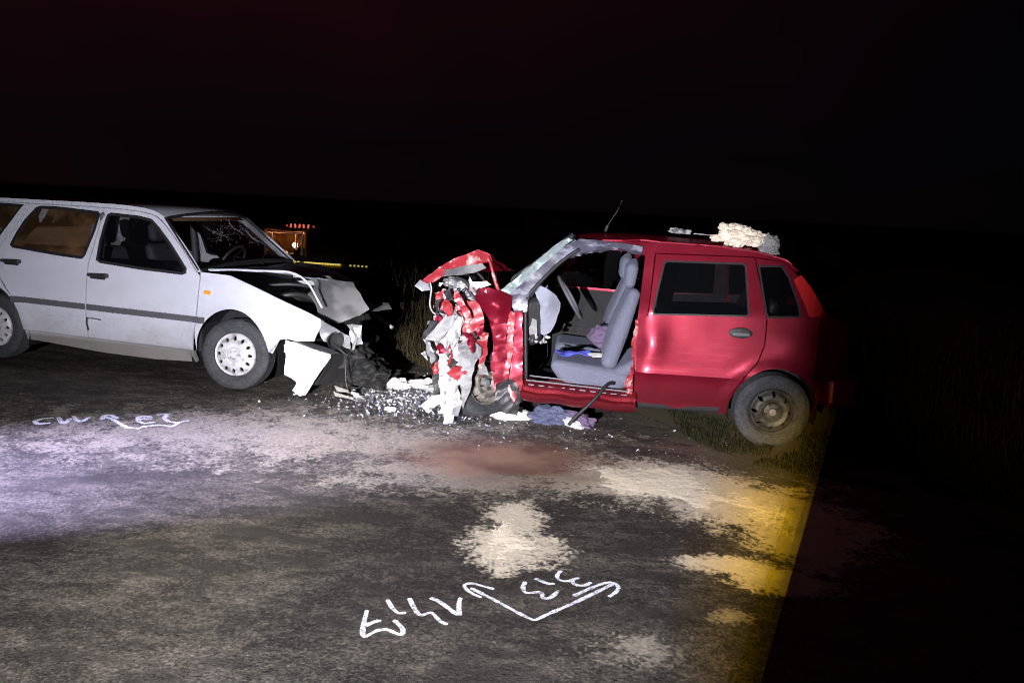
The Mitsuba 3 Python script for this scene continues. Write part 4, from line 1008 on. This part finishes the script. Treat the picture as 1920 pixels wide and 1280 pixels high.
tag(obj('paper_sheet', move(crumple([(-0.08, 0.05, 0), (0.08, 0.07, 0.01), (0.10, -0.05, 0.03), (-0.07, -0.06, 0)], 0.003, 0.02, 0.03, 9, 43, (0, 1)), rotM((0, 0, 1), 20, (-1.28, 0.30, 0.55))), 'white_cloth', None, 40, PUNTO), 'crumpled white paper on the grey driver seat', 'paper')
tag(obj('lilac_bag', lump((-1.22, 0.72, 0.62), (0.13, 0.10, 0.10), 4, 4, 0.3), 'lilac_cloth', None, 40, PUNTO), 'purple bag lying beside the driver seat in the red car', 'bag')

# rear wheel, collapsed front wheel
wheel(pc, wm(-0.03, 0.10, 0.262, 0, 2), 0.268, 0.170, 0.165, 'steel', PUNTO, 0.02)
wheel(pc, wm(-0.03, WP - 0.10, 0.27, 180), 0.268, 0.170, 0.165, 'steel', PUNTO)
fwk = wheel(pc, wm(-2.16, 0.24, 0.285, 50, -8), 0.268, 0.170, 0.165, 'steel', PUNTO, 0.03, 'rim_painted_lit')
tag(fwk + '__rim', 'dirty steel rim of the twisted front wheel, painted paler as if lit')
wheel(pc, wm(-2.05, WP - 0.2, 0.27, 165), 0.268, 0.170, 0.165, 'steel', PUNTO)

# crushed front end
fe = obj('crushed_wing', crumple([(-2.21, 0.06, 0.96), (-2.17, 0.0, 1.02), (-2.10, 0.0, 1.035), (-2.0, 0.02, 1.005), (-1.93, 0.04, 0.97), (-1.935, 0.03, 0.86), (-1.955, 0.02, 0.78), (-2.02, -0.01, 0.78), (-2.08, 0.0, 0.80), (-2.14, 0.03, 0.86)], 0.01, 0.022, 0.016, 7, 51, extra=[(-2.07, -0.07, 0.93), (-2.0, -0.06, 0.90)]), 'red_paint', pc, 45, PUNTO)
obj('torn_lower', crumple([(-2.09, 0.03, 0.80), (-2.02, 0.0, 0.79), (-1.955, 0.02, 0.78), (-1.95, 0.01, 0.55), (-1.94, 0.02, 0.30), (-2.02, 0.03, 0.24), (-2.06, 0.05, 0.45), (-2.05, 0.04, 0.62)], 0.008, 0.022, 0.028, 10, 53), 'red_paint', fe, 40, PUNTO)
bn2 = obj('bonnet', crumple([(-2.50, 0.10, 1.125), (-2.42, 0.08, 1.19), (-2.33, 0.06, 1.24), (-2.19, 0.06, 1.295), (-2.12, 0.08, 1.27), (-2.09, 0.10, 1.215), (-2.16, 0.04, 1.20), (-2.28, 0.02, 1.18), (-2.40, 0.04, 1.145)], 0.008, 0.022, 0.016, 8, 55, extra=[(-2.25, 0.0, 1.235)]), 'torn_red', pc, 40, PUNTO)
tag(bn2, 'red bonnet folded up into a ridge')
obj('top_sheet', crumple([(-2.42, 0.09, 1.19), (-2.19, 0.07, 1.293), (-2.10, 0.1, 1.26), (-2.0, 0.6, 1.14), (-2.0, 1.2, 1.10), (-2.3, 1.3, 1.1), (-2.5, 0.9, 1.08), (-2.55, 0.4, 1.10)], 0.006, 0.05, 0.04, 4, 57, (0, 1)), 'red_paint', bn2, 40, PUNTO)
obj('underside', crumple([(-2.52, 0.12, 1.115), (-2.40, 0.05, 1.143), (-2.16, 0.05, 1.198), (-2.13, 0.1, 1.165), (-2.22, 0.14, 1.125), (-2.36, 0.16, 1.09), (-2.48, 0.16, 1.08)], 0.006, 0.022, 0.016, 10, 59), 'mottled_grey', bn2, 40, PUNTO)
obj('bent_brace', tube([(-2.125, 0.07, 1.25), (-2.09, 0.05, 1.17), (-2.06, 0.04, 1.08), (-2.02, 0.05, 0.99)], [0.010, 0.016], 7, 16), 'torn_red', bn2, True, PUNTO)
obj('torn_corner', crumple([(-2.63, 0.12, 1.00), (-2.60, 0.10, 1.05), (-2.54, 0.08, 1.095), (-2.47, 0.08, 1.155), (-2.43, 0.08, 1.12), (-2.47, 0.10, 1.07), (-2.53, 0.12, 1.03), (-2.57, 0.12, 0.98)], 0.006, 0.02, 0.02, 12, 61), 'torn_red', bn2, 40, PUNTO)
obj('headlamp_shell', crumple([(-2.66, 0.10, 1.0), (-2.61, 0.08, 1.05), (-2.55, 0.08, 1.02), (-2.54, 0.10, 0.98), (-2.60, 0.1, 0.965)], 0.01, 0.02, 0.016, 14, 63), 'lamp_glass', pc, 40, PUNTO)
obj('bent_rod', tube([(-2.535, 0.05, 1.04), (-2.525, 0.05, 0.95), (-2.525, 0.05, 0.86), (-2.49, 0.04, 0.815), (-2.44, 0.04, 0.82)], 0.0075, 7, 20), 'grey_metal', pc, True, PUNTO)
obj('crushed_grille', crumple([(-2.49, 0.05, 0.955), (-2.43, 0.03, 1.00), (-2.37, 0.04, 0.985), (-2.36, 0.05, 0.90), (-2.40, 0.04, 0.84), (-2.48, 0.05, 0.855)], 0.008, 0.018, 0.03, 14, 65), 'torn_red', pc, 40, PUNTO)
en = obj('engine', cat(rbox((0.36, 0.5, 0.4), 0.04, (-2.22, 0.62, 0.78), (0, 12, 8)), rbox((0.22, 0.28, 0.22), 0.03, (-2.30, 0.28, 0.95), (10, 20, 0)), rbox((0.2, 0.7, 0.3), 0.03, (-2.1, 1.1, 0.8)), rbox((0.5, 1.2, 0.3), 0.05, (-2.1, 0.9, 0.45))), 'dark_metal', pc, 40, PUNTO)
obj('broken_casting', cat(lump((-2.30, 0.16, 0.99), (0.10, 0.06, 0.07), 61, 4, 0.5), lump((-2.22, 0.14, 0.93), (0.08, 0.06, 0.05), 62, 4, 0.5), lump((-2.40, 0.16, 1.04), (0.06, 0.05, 0.04), 63, 3, 0.5)), 'grey_metal', en, 40, PUNTO)
obj('hose', cat(tube([(-2.36, 0.10, 1.08), (-2.28, 0.06, 1.0), (-2.34, 0.06, 0.93), (-2.25, 0.06, 0.90), (-2.18, 0.08, 0.96)], 0.012, 7, 24), tube([(-2.2, 0.12, 1.12), (-2.16, 0.08, 1.05), (-2.24, 0.07, 1.02), (-2.2, 0.08, 0.94)], 0.010, 7, 24)), 'black_plastic', en, True, PUNTO)
obj('pale_cover', crumple([(-2.25, 0.05, 1.06), (-2.12, 0.04, 1.075), (-2.09, 0.05, 1.05), (-2.16, 0.05, 1.02), (-2.23, 0.05, 1.03)], 0.005, 0.02, 0.014, 12, 67), 'pale_plastic', en, 40, PUNTO)
fp = obj('front_panel', crumple([(-2.36, 0.02, 0.77), (-2.33, 0.0, 0.88), (-2.26, 0.0, 0.92), (-2.19, 0.0, 0.93), (-2.14, 0.02, 0.86), (-2.12, 0.02, 0.78), (-2.15, 0.02, 0.71), (-2.25, 0.0, 0.67), (-2.32, 0.0, 0.70)], 0.008, 0.018, 0.028, 11, 69), 'torn_red', pc, 40, PUNTO)
for i, pl in enumerate(([(-2.50, 0.0, 0.70), (-2.44, 0.0, 0.84), (-2.36, 0.0, 0.80), (-2.30, 0.0, 0.70), (-2.22, -0.02, 0.67), (-2.18, 0.0, 0.62), (-2.24, -0.02, 0.56), (-2.32, -0.04, 0.52), (-2.42, -0.02, 0.50)],
                        [(-2.44, -0.02, 0.56), (-2.34, -0.04, 0.56), (-2.26, -0.03, 0.54), (-2.27, -0.03, 0.36), (-2.31, -0.03, 0.20), (-2.315, -0.02, 0.03), (-2.38, -0.03, 0.02), (-2.42, -0.02, 0.20), (-2.43, -0.02, 0.40)],
                        [(-2.56, 0.0, 0.66), (-2.53, -0.01, 0.69), (-2.49, 0.0, 0.56), (-2.46, 0.0, 0.48), (-2.49, 0.0, 0.46), (-2.53, 0.0, 0.54)],
                        [(-2.22, 0.0, 0.66), (-2.14, 0.02, 0.72), (-2.09, 0.04, 0.70), (-2.10, 0.04, 0.50), (-2.13, 0.04, 0.36), (-2.15, 0.02, 0.52), (-2.19, 0.0, 0.58)],
                        [(-2.30, -0.02, 0.52), (-2.22, -0.02, 0.58), (-2.17, 0.0, 0.55), (-2.25, -0.02, 0.42), (-2.27, -0.02, 0.30)],
                        [(-2.50, 0.2, 0.86), (-2.40, 0.15, 0.90), (-2.30, 0.15, 0.80), (-2.34, 0.2, 0.5), (-2.4, 0.25, 0.1), (-2.52, 0.3, 0.12), (-2.54, 0.3, 0.5)])):
    obj('torn_panel', crumple(pl, 0.007, 0.018, 0.040, 12, 71 + i), ('torn_pale', 'torn_pale', 'grey_metal', 'torn_red', 'grey_metal', 'dark_metal')[i], fp, 40, PUNTO)
for i in range(18):     # strips of torn sheet and plastic hanging over the crushed corner
    c = np.array([np.clip(r2.normal(-2.33, 0.09), -2.54, -2.08), r2.uniform(-0.10, 0.0), r2.uniform(0.10, 0.92)])
    w_, h_, t_ = r2.uniform(0.03, 0.075), r2.uniform(0.06, 0.15), r2.uniform(-0.7, 0.7)
    o_ = np.array([(-w_, -h_), (w_ * 0.6, -h_ * 0.8), (w_, h_ * 0.5), (w_ * 0.2, h_), (-w_ * 0.8, h_ * 0.6)]) * r2.uniform(0.7, 1.1, (5, 2))
    ca, sa = math.cos(t_), math.sin(t_)
    pl = [(c[0] + a * ca - b * sa, c[1] + r2.uniform(-0.035, 0.035), c[2] + a * sa + b * ca) for a, b in o_]
    if min(q[2] for q in pl) > 0.02 and not (c[0] > -2.25 and c[2] < 0.55):
        obj('torn_panel', crumple(pl, 0.004, 0.016, 0.022, 16, 200 + i), ('torn_pale', 'torn_pale', 'mottled_grey', 'grey_metal', 'torn_red', 'black_plastic', 'torn_pale')[i % 7] if c[2] < 0.75 else ('torn_red', 'grey_metal', 'torn_pale', 'torn_red')[i % 4], fp, 40, PUNTO)
for i in range(20):     # smaller buckled pieces of wing, bracket and inner panel
    c = np.array([r2.uniform(-2.46, -2.06), r2.uniform(-0.09, 0.02), r2.uniform(0.42, 1.0)])
    an = np.sort(r2.uniform(0, 2 * math.pi, 6))
    o_ = np.c_[np.cos(an) * 0.05, np.sin(an) * 0.075] * r2.uniform(0.5, 1.1, (6, 1))
    if P(*o_).area < 0.002:
        continue
    obj('torn_panel', crumple([(c[0] + a, c[1] + r2.uniform(-0.04, 0.04), c[2] + b) for a, b in o_], 0.004, 0.014, 0.03, 18, 300 + i), ('red_paint', 'dark_metal', 'torn_red', 'mottled_grey', 'red_paint', 'black_plastic')[i % 6], fp, 40, PUNTO)
obj('torn_panel', crumple([(-2.30, -0.04, 0.62), (-2.20, -0.05, 0.66), (-2.12, -0.03, 0.60), (-2.17, -0.05, 0.46), (-2.20, -0.05, 0.30), (-2.235, -0.05, 0.14), (-2.27, -0.05, 0.30), (-2.28, -0.05, 0.46)], 0.006, 0.016, 0.036, 14, 333), 'mottled_grey', fp, 40, PUNTO)
V_, F_ = [], []
for i in range(90):
    c = np.array([np.clip(r2.normal(-2.34, 0.11), -2.58, -2.02), r2.uniform(-0.05, 0.12), r2.uniform(0.35, 1.05)])
    d_ = r2.normal(0, 1, (4, 3)) * r2.uniform(0.004, 0.020) * [1, 0.6, 1.3]
    V_.append(c + d_)
    F_ += [[4 * i + a, 4 * i + b, 4 * i + c_] for a, b, c_ in ((0, 1, 2), (0, 3, 1), (1, 3, 2), (0, 2, 3))]
obj('shredded_bits', trimesh.Trimesh(np.vstack(V_), np.array(F_), process=False), 'torn_pale', fp, False, PUNTO)
tag(fp + '__shredded_bits', kind='stuff')
obj('marker_lamp', lump((-2.185, 0.0, 0.625), (0.025, 0.02, 0.03), 5, 3, 0.3), 'amber_lens', fp, 40, PUNTO)

# things on and under the red car
ck = thing('cream_cloth', 'crumpled cream cloth bundle lying on the red car roof', 'cloth')
zc = 1.455
obj('bundle', cat(lump((-0.33, 0.30, zc + 0.03), (0.135, 0.13, 0.075), 71, 5, 0.55, 2.6)), 'cream_cloth', ck, 40, PUNTO)
for lm in (lump((-0.45, 0.26, zc + 0.085), (0.035, 0.04, 0.03), 72, 3, 0.5), lump((-0.49, 0.25, zc + 0.005), (0.05, 0.04, 0.025), 73, 4, 0.5), lump((-0.22, 0.26, zc + 0.02), (0.06, 0.05, 0.05), 74, 4, 0.6)):
    obj('loose_end', lm, 'cream_cloth', ck, 40, PUNTO)
tag(obj('grey_cloth', cat(lump((-0.11, 0.30, 1.42), (0.07, 0.08, 0.075), 75, 4, 0.55, 2.8), crumple([(-0.17, 0.2, 1.385), (-0.05, 0.21, 1.375), (-0.04, 0.3, 1.37), (-0.15, 0.3, 1.39)], 0.006, 0.02, 0.01, 10, 77, (0, 1))), 'mottled_grey', None, 40, PUNTO), 'small grey cloth heap at the rear edge of the red roof', 'cloth')
tag(obj('roof_fragment', cat(lump((-0.74, 0.62, 1.49), (0.06, 0.05, 0.022), 81, 3, 0.6), lump((-0.66, 0.6, 1.485), (0.03, 0.03, 0.018), 82, 3, 0.6), crumple([(-0.62, 0.55, 1.48), (-0.4, 0.6, 1.475), (-0.38, 0.66, 1.47), (-0.6, 0.64, 1.485)], 0.006, 0.03, 0.012, 9, 83, (0, 1))), 'torn_pale', None, 40, PUNTO), 'pale broken fragments lying on the middle of the red roof', 'debris')


def drape(c, size, seed, b, name, lab, cat_, amp=0.5, rot=0, sub=5):
    m = lump((0, 0, 0), (1, 1, 1), seed, sub, amp, 2.4)
    v = np.array(m.vertices) * np.array(size)
    v[:, 2] = np.maximum(v[:, 2], -size[2] * 0.25) + size[2] * 0.25 + ROAD_Z
    m = trimesh.Trimesh(v, m.faces, process=False)
    m.apply_transform(rotM((0, 0, 1), rot, (c[0], c[1], 0)))
    return tag(obj(name, m, b, None, 40), lab, cat_)


drape((0.33, 5.96), (0.17, 0.10, 0.085), 91, 'blue_cloth', 'blue_garment', 'crumpled blue-grey garment on the ground below the sill', 'cloth', 0.6)
drape((0.52, 5.92), (0.16, 0.07, 0.07), 92, 'lilac_cloth', 'lilac_garment', 'dull purple garment bunched under the red sill', 'cloth', 0.6, -35)
drape((0.47, 5.87), (0.13, 0.035, 0.045), 93, 'pale_plastic', 'white_strap', 'short white strap lying over the garments by the sill', 'strap', 0.4, -50, 4)
drape((0.02, 6.0), (0.14, 0.08, 0.07), 94, 'white_cloth', 'white_rag', 'white rag on the asphalt beside the twisted front wheel', 'rag', 0.6)
tag(obj('door_strap', tube([(-1.47, -0.06, 0.08), (-1.38, -0.05, 0.19), (-1.27, -0.02, 0.31), (-1.22, 0.02, 0.37), (-1.16, 0.08, 0.38)], 0.013, 8, 24), 'black_trim', None, True, PUNTO), 'black strap hanging over the sill of the red car', 'strap')

# ------------------------------------------------------------------ debris between the cars
r3 = np.random.default_rng(17)


def shards(n, cx, cy, sx, sy, smin, smax, seed):
    r = np.random.default_rng(seed)
    c = np.c_[r.normal(cx, sx, n), r.normal(cy, sy, n)]
    s = smin + (smax - smin) * r.random(n) ** 3
    V, F = [], []
    for i in range(n):
        k = 4 if r.random() < 0.6 else 3
        an = np.sort(r.uniform(0, 2 * math.pi, k))
        p = np.c_[np.cos(an) * s[i], np.sin(an) * s[i] * r.uniform(0.4, 1), np.zeros(k)]
        p[:, 2] = p @ np.append(r.normal(0, 0.45, 2), 0)
        h = s[i] * r.uniform(0.1, 0.6)
        base = p + [c[i, 0], c[i, 1], ROAD_Z + s[i] * 0.3]
        o = sum(len(v) for v in V)
        V.append(np.vstack([base, base + [0, 0, h]]))
        for j in range(1, k - 1):
            F.append([o + k, o + k + j, o + k + j + 1])
        for j in range(k):
            F += [[o + j, o + (j + 1) % k, o + k + (j + 1) % k], [o + j, o + k + (j + 1) % k, o + k + j]]
    return trimesh.Trimesh(np.vstack(V), np.array(F), process=False)


tag(obj('broken_glass', cat(shards(3600, -0.72, 6.45, 0.38, 0.22, 0.003, 0.017, 1), shards(900, -0.45, 6.25, 0.32, 0.28, 0.004, 0.018, 2), shards(700, -0.7, 6.2, 0.9, 0.6, 0.003, 0.012, 3), shards(300, 0.5, 5.6, 0.8, 0.3, 0.003, 0.010, 4)), 'shard'),
    'glittering broken glass and plastic splinters strewn over the asphalt between the cars', 'broken glass', kind='stuff')
spots = [(-1.0, 6.85, 0.10, 'small white plastic fragment behind the glass, left of the group', 7), (-0.78, 6.90, 0.09, 'rounded white plastic fragment in the middle behind the broken glass', 8), (-0.55, 6.82, 0.12, 'long pale plastic fragment lying nearest the crushed red front', 9),
         (-0.42, 6.62, 0.15, 'largest pale heap of torn plastic at the foot of the crushed red front', 10), (-1.28, 6.42, 0.045, 'tiny white splinter by the hanging bumper', 11), (-0.92, 6.05, 0.035, 'tiny white splinter on the near edge of the broken glass', 12)]
for x, y, s, lab, sd in spots:
    m = lump((0, 0, 0), (s * 1.3, s * 0.8, s * 0.55), sd, 4, 0.75, 2.0)
    v = np.array(m.vertices)
    v[:, 2] = np.maximum(v[:, 2], -s * 0.15) + s * 0.15
    tag(obj('plastic_fragment', trimesh.Trimesh(v + [x, y, ROAD_Z], m.faces, process=False), 'torn_pale' if s > 0.11 else 'pale_plastic', None, 40), lab, 'debris')
tag(obj('black_fragment', lump((-1.30, 7.0, 0.10), (0.26, 0.2, 0.12), 21, 5, 0.6), 'engine_dark', None, 40), 'large black torn plastic piece on the road before the white car', 'debris')
tag(obj('trim_rod', tube([(-1.62, 8.4, 0.52), (-1.38, 8.15, 0.42), (-1.22, 8.0, 0.35)], [0.014, 0.02], 6, 10), 'pale_plastic', None, True), 'thin pale trim strip sticking up between the two cars', 'trim strip')

# ------------------------------------------------------------------ verge: grass and dry weeds
def blades(n, sampler, hmin, hmax, w, seed, lean=0.35):
    r = np.random.default_rng(seed)
    pts = sampler(r, n)
    n = len(pts)
    z = ground_z(pts[:, 0], pts[:, 1]) - 0.01
    h = r.uniform(hmin, hmax, n)
    a = r.uniform(0, 2 * math.pi, n)
    d = np.c_[np.cos(a), np.sin(a)] * (r.uniform(0.1, 1, n) * lean * h)[:, None]
    side = np.c_[-np.sin(a), np.cos(a)] * (w * r.uniform(0.6, 1.3, n) / 2)[:, None]
    L = [(0, 1, 0), (0.45, 0.8, 0.25), (0.8, 0.45, 0.6), (1.0, 0.0, 1.0)]
    V = []
    for hh, ww, dd in L[:3]:
        c = np.c_[pts + d * dd, z + h * hh]
        V += [c + np.c_[side * ww, np.zeros(n)], c - np.c_[side * ww, np.zeros(n)]]
    V.append(np.c_[pts + d, z + h])
    V = np.stack(V, 1).reshape(-1, 3)
    f = np.array([[0, 1, 3], [0, 3, 2], [2, 3, 5], [2, 5, 4], [4, 5, 6]])
    F = (f[None] + (np.arange(n) * 7)[:, None, None]).reshape(-1, 3)
    return trimesh.Trimesh(V, F, process=False)


def strip(x0, x1, e0, e1):
    def f(r, n):
        x = r.uniform(x0, x1, n * 2)
        y = road_edge(x) + e0 + (e1 - e0) * r.random(n * 2) ** 1.5
        keep = meshkit.fbm(np.c_[x * 2, y * 2, x * 0], 3, 4) > 0.42
        return np.c_[x, y][keep][:n]
    return f


tag(obj('verge_grass', cat(blades(9000, strip(1.3, 3.4, -0.12, 1.0), 0.012, 0.055, 0.006, 1, 0.9), blades(9000, strip(2.6, 8.0, 0.0, 5.0), 0.04, 0.14, 0.008, 2, 0.7)), 'green_grass'), 'short ragged grass on the verge under the red car rear', 'grass', kind='stuff')
tag(obj('dry_grass', cat(blades(9000, strip(-7, 1.0, 0.05, 4.0), 0.1, 0.45, 0.008, 3, 0.6), blades(12000, strip(-3.2, 0.6, 0.0, 3.5), 0.05, 0.30, 0.010, 8, 0.9), blades(1800, strip(-6, 1.0, 0.8, 6.0), 0.35, 0.9, 0.008, 4, 0.6), blades(1500, strip(2.9, 6.0, 1.5, 6.0), 0.3, 0.7, 0.008, 6, 0.6), blades(7000, strip(3, 9.0, 1.0, 6.0), 0.1, 0.35, 0.008, 5, 0.6)), 'dry_grass'), 'tall dry grass and weeds on the dark verge behind the cars', 'dry grass', kind='stuff')

# ------------------------------------------------------------------ far rescue truck
TRK = (0, 33.0)
tk = thing('rescue_truck', 'distant dark rescue truck with lit cab and red roof lamps', 'truck')
TM = T().translate([0, 33.0, 0])
ZB = -2.5
body = cat(rbox((4.0, 2.2, 1.5), 0.08, (-6.7, 1.2, -0.55)), rbox((5.8, 2.2, 0.5), 0.06, (-7.6, 1.2, -1.55)), rbox((2.0, 2.2, 0.9), 0.06, (-9.55, 1.2, -1.2)))
obj('body', body, 'truck_body', tk, 40, TM)
cabk = obj('cab', cat(rbox((1.85, 0.06, 1.2), 0.02, (-9.5, 2.2, -0.25)), rbox((0.06, 2.1, 1.2), 0.02, (-8.68, 1.15, -0.25)), rbox((0.06, 2.1, 1.2), 0.02, (-10.40, 1.15, -0.25)), rbox((1.9, 2.2, 0.06), 0.02, (-9.5, 1.2, 0.27))), 'cabin_lining', tk, 40, TM)
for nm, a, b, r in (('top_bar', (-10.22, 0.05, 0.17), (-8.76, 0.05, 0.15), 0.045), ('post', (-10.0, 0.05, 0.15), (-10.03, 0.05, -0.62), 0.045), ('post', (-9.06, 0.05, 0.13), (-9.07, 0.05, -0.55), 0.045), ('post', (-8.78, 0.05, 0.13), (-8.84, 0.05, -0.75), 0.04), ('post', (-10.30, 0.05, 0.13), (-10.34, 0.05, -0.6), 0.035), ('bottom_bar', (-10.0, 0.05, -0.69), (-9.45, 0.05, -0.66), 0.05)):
    obj('glowing_' + nm, tube([a, b], r, 8), 'beige_frame', cabk, True, TM, emitter={'type': 'area', 'sampling_weight': 0.1, 'radiance': {'type': 'rgb', 'value': [2.4, 1.4, 0.95] if b[0] > -10.2 and b[0] != -8.84 else [0.35, 0.28, 0.24]}})  # frame bars emit by themselves, in place of lamp light falling on them
lk = obj('cab_lamp', m3.Manifold.sphere(0.11, 20).translate((-9.42, 1.2, -0.42)), 'pale_plastic', cabk, True, TM, emitter={'type': 'area', 'sampling_weight': 0.1, 'radiance': {'type': 'rgb', 'value': [26.0, 16.0, 8.0]}})
obj('seat', cat(hull([(-9.25, 0.6, -0.9, 0.1), (-8.95, 0.6, -0.9, 0.1), (-9.25, 0.7, -0.55, 0.08), (-8.95, 0.7, -0.55, 0.08)])), 'engine_dark', cabk, 40, TM)
lb = obj('light_bar', rbox((1.35, 0.3, 0.06), 0.02, (-8.98, 0.4, 0.32)), 'black_plastic', tk, 40, TM)
for i, x in enumerate((-9.52, -9.36, -9.18, -9.0, -8.83, -8.64, -8.42)):
    obj('red_lamp', rbox((0.075, 0.08, 0.17 if i % 6 else 0.10), 0.03, (x, 0.30, 0.43), (0, 10 if i % 2 else -6, 0)), 'red_lens', lb, 40, TM, emitter={'type': 'area', 'sampling_weight': 0.1, 'radiance': {'type': 'rgb', 'value': [0.75, 0.13, 0.07] if 0 < i < 6 else [0.35, 0.04, 0.03]}})
yk = obj('reflector_strip', cat(rbox((2.2, 0.06, 0.22), 0.02, (-8.2, 0.02, -1.12))), 'yellow_panel', tk, 40, TM)
for i, x in enumerate(np.r_[np.linspace(-9.36, -8.95, 4), np.linspace(-8.68, -7.26, 13), np.linspace(-6.8, -6.15, 5)]):
    obj('glowing_reflector', rbox((0.085, 0.04, 0.075), 0.015, (x, -0.05, -1.02 - 0.045 * (x + 9.4) / 3.2 * 1.2)), 'amber_lens', yk, 40, TM, emitter={'type': 'area', 'sampling_weight': 0.1, 'radiance': {'type': 'rgb', 'value': [0.85, 0.68, 0.16] if x < -7 else [0.4, 0.33, 0.07]}})  # reflectors given their own glow in place of returned lamp light
for x in (-9.6, -6.4):
    whl = numbered(tk + '__wheel')
    obj('tyre', move(tyre_mesh(0.45, 0.27, 0.28), wm(x, 0.15, ZB + 0.45)), 'tyre_rubber', whl, 40, TM)
    obj('rim', move(steel_rim(0.265), wm(x, 0.10, ZB + 0.45)), 'rim_steel', whl, 30, TM)


# ------------------------------------------------------------------ the lamps that light the scene (out of the picture)
def stand(t, o, n=3):
    for k in range(n):
        a = 0.5 + k * 2 * math.pi / n
        obj('leg', tube([(o[0], o[1], o[2] * 0.55), (o[0] + 0.5 * math.cos(a), o[1] + 0.5 * math.sin(a), 0.02)], 0.014, 8), 'dark_metal', t, True)
    obj('pole', tube([(o[0], o[1], 0.3), (o[0], o[1], o[2] - 0.12)], 0.02, 8), 'dark_metal', t, True)


def head(t, o, d, door=None):
    """Open lamp housing round the light at o, shining along d; door: unit vector along the beam's cut edge on its right."""
    d = np.array(d, float)
    d /= np.linalg.norm(d)
    x = np.cross(d, [0, 0, 1])
    x /= np.linalg.norm(x)
    z = np.cross(x, d)
    M = np.eye(4)
    M[:3, 0], M[:3, 1], M[:3, 2], M[:3, 3] = x, d, z, o
    h = cat(rbox((0.30, 0.02, 0.24), 0.009, (0, -0.10, 0)), rbox((0.30, 0.11, 0.02), 0.009, (0, -0.05, 0.115)), rbox((0.30, 0.11, 0.02), 0.009, (0, -0.05, -0.115)), rbox((0.02, 0.11, 0.24), 0.009, (-0.145, -0.05, 0)), rbox((0.02, 0.11, 0.24), 0.009, (0.145, -0.05, 0)))
    obj('housing', move(h, M), 'black_plastic', t, 40)
    if door is not None:
        e = np.array(door, float)
        s = np.cross(e, [0, 0, 1])
        s /= np.linalg.norm(s)
        D = np.eye(4)
        D[:3, 0], D[:3, 1], D[:3, 3] = s, e, np.array(o) + e * 0.26
        obj('barn_door', move(cat(rbox((0.34, 0.006, 0.9), 0.0028, (0.17, 0, 0)), rbox((0.006, 0.24, 0.5), 0.0028, (0.34, -0.12, 0))), D), 'black_plastic', t, 40)


t = thing('work_light', 'black twin-head work light on a tripod behind the camera, third head added for the verge', 'work light')
stand(t, LAMP_A + [-0.2, -0.15, -0.05])
sA = np.cross(EDGE_A, [0, 0, 1])
tgtA = np.array([-0.2, 6.0, 0.30])
head(t, LAMP_A, tgtA - LAMP_A, EDGE_A)
obj('cross_bar', tube([LAMP_A + [-0.55, -0.16, -0.17], LAMP_A + [0.12, -0.16, -0.17]], 0.016, 8), 'dark_metal', t, True)
for k, o in enumerate(np.linspace(-0.011, 0.007, 14)):
    spot(f'work_light_beam_{k}', LAMP_A - sA * o, tgtA, np.array(INT_A) / 14, 36, 10)
for k, o in enumerate(np.linspace(0.001, 0.0115, 8)):
    spot(f'work_light_rim_{k}', LAMP_A - sA * o, [1.62, 4.10, 0.05], np.array(INT_AMB) / 8, 5.2, 0.8)
tgtC = np.array([-0.75, 6.45, 0.45])
head(t, LAMP_C, tgtC - LAMP_C)
spot('narrow_beam', LAMP_C, tgtC, INT_C, 13, 3.0)
t = thing('head_lamp', 'black lamp on a low stand left of the white car', 'lamp')
stand(t, LAMP_B + [-0.1, 0, -0.05])
tgtB = np.array([-3.4, 3.62, 0.0])
head(t, LAMP_B, tgtB - LAMP_B, EDGE_B)
sB = np.cross(EDGE_B, [0, 0, 1])
for k, o in enumerate(np.linspace(-0.005, 0.005, 7)):
    spot(f'blue_beam_{k}', LAMP_B - sB * o, tgtB, np.array(INT_B) / 7, 15.5, 3)
spot('warm_beam', LAMP_C, [-1.25, 4.95, 0.0], (330, 300, 235), 8.0, 1.0)
LAMP_D = LAMP_A + np.array([1.3, -0.1, 0.1])  # unseen extra head, added to light the grass at far right
tgtD = np.array([5.0, 8.3, 0.5])
head('work_light', LAMP_D, tgtD - LAMP_D)
spot('added_side_beam', LAMP_D, tgtD, (26, 18, 11), 7.5, 2.0)
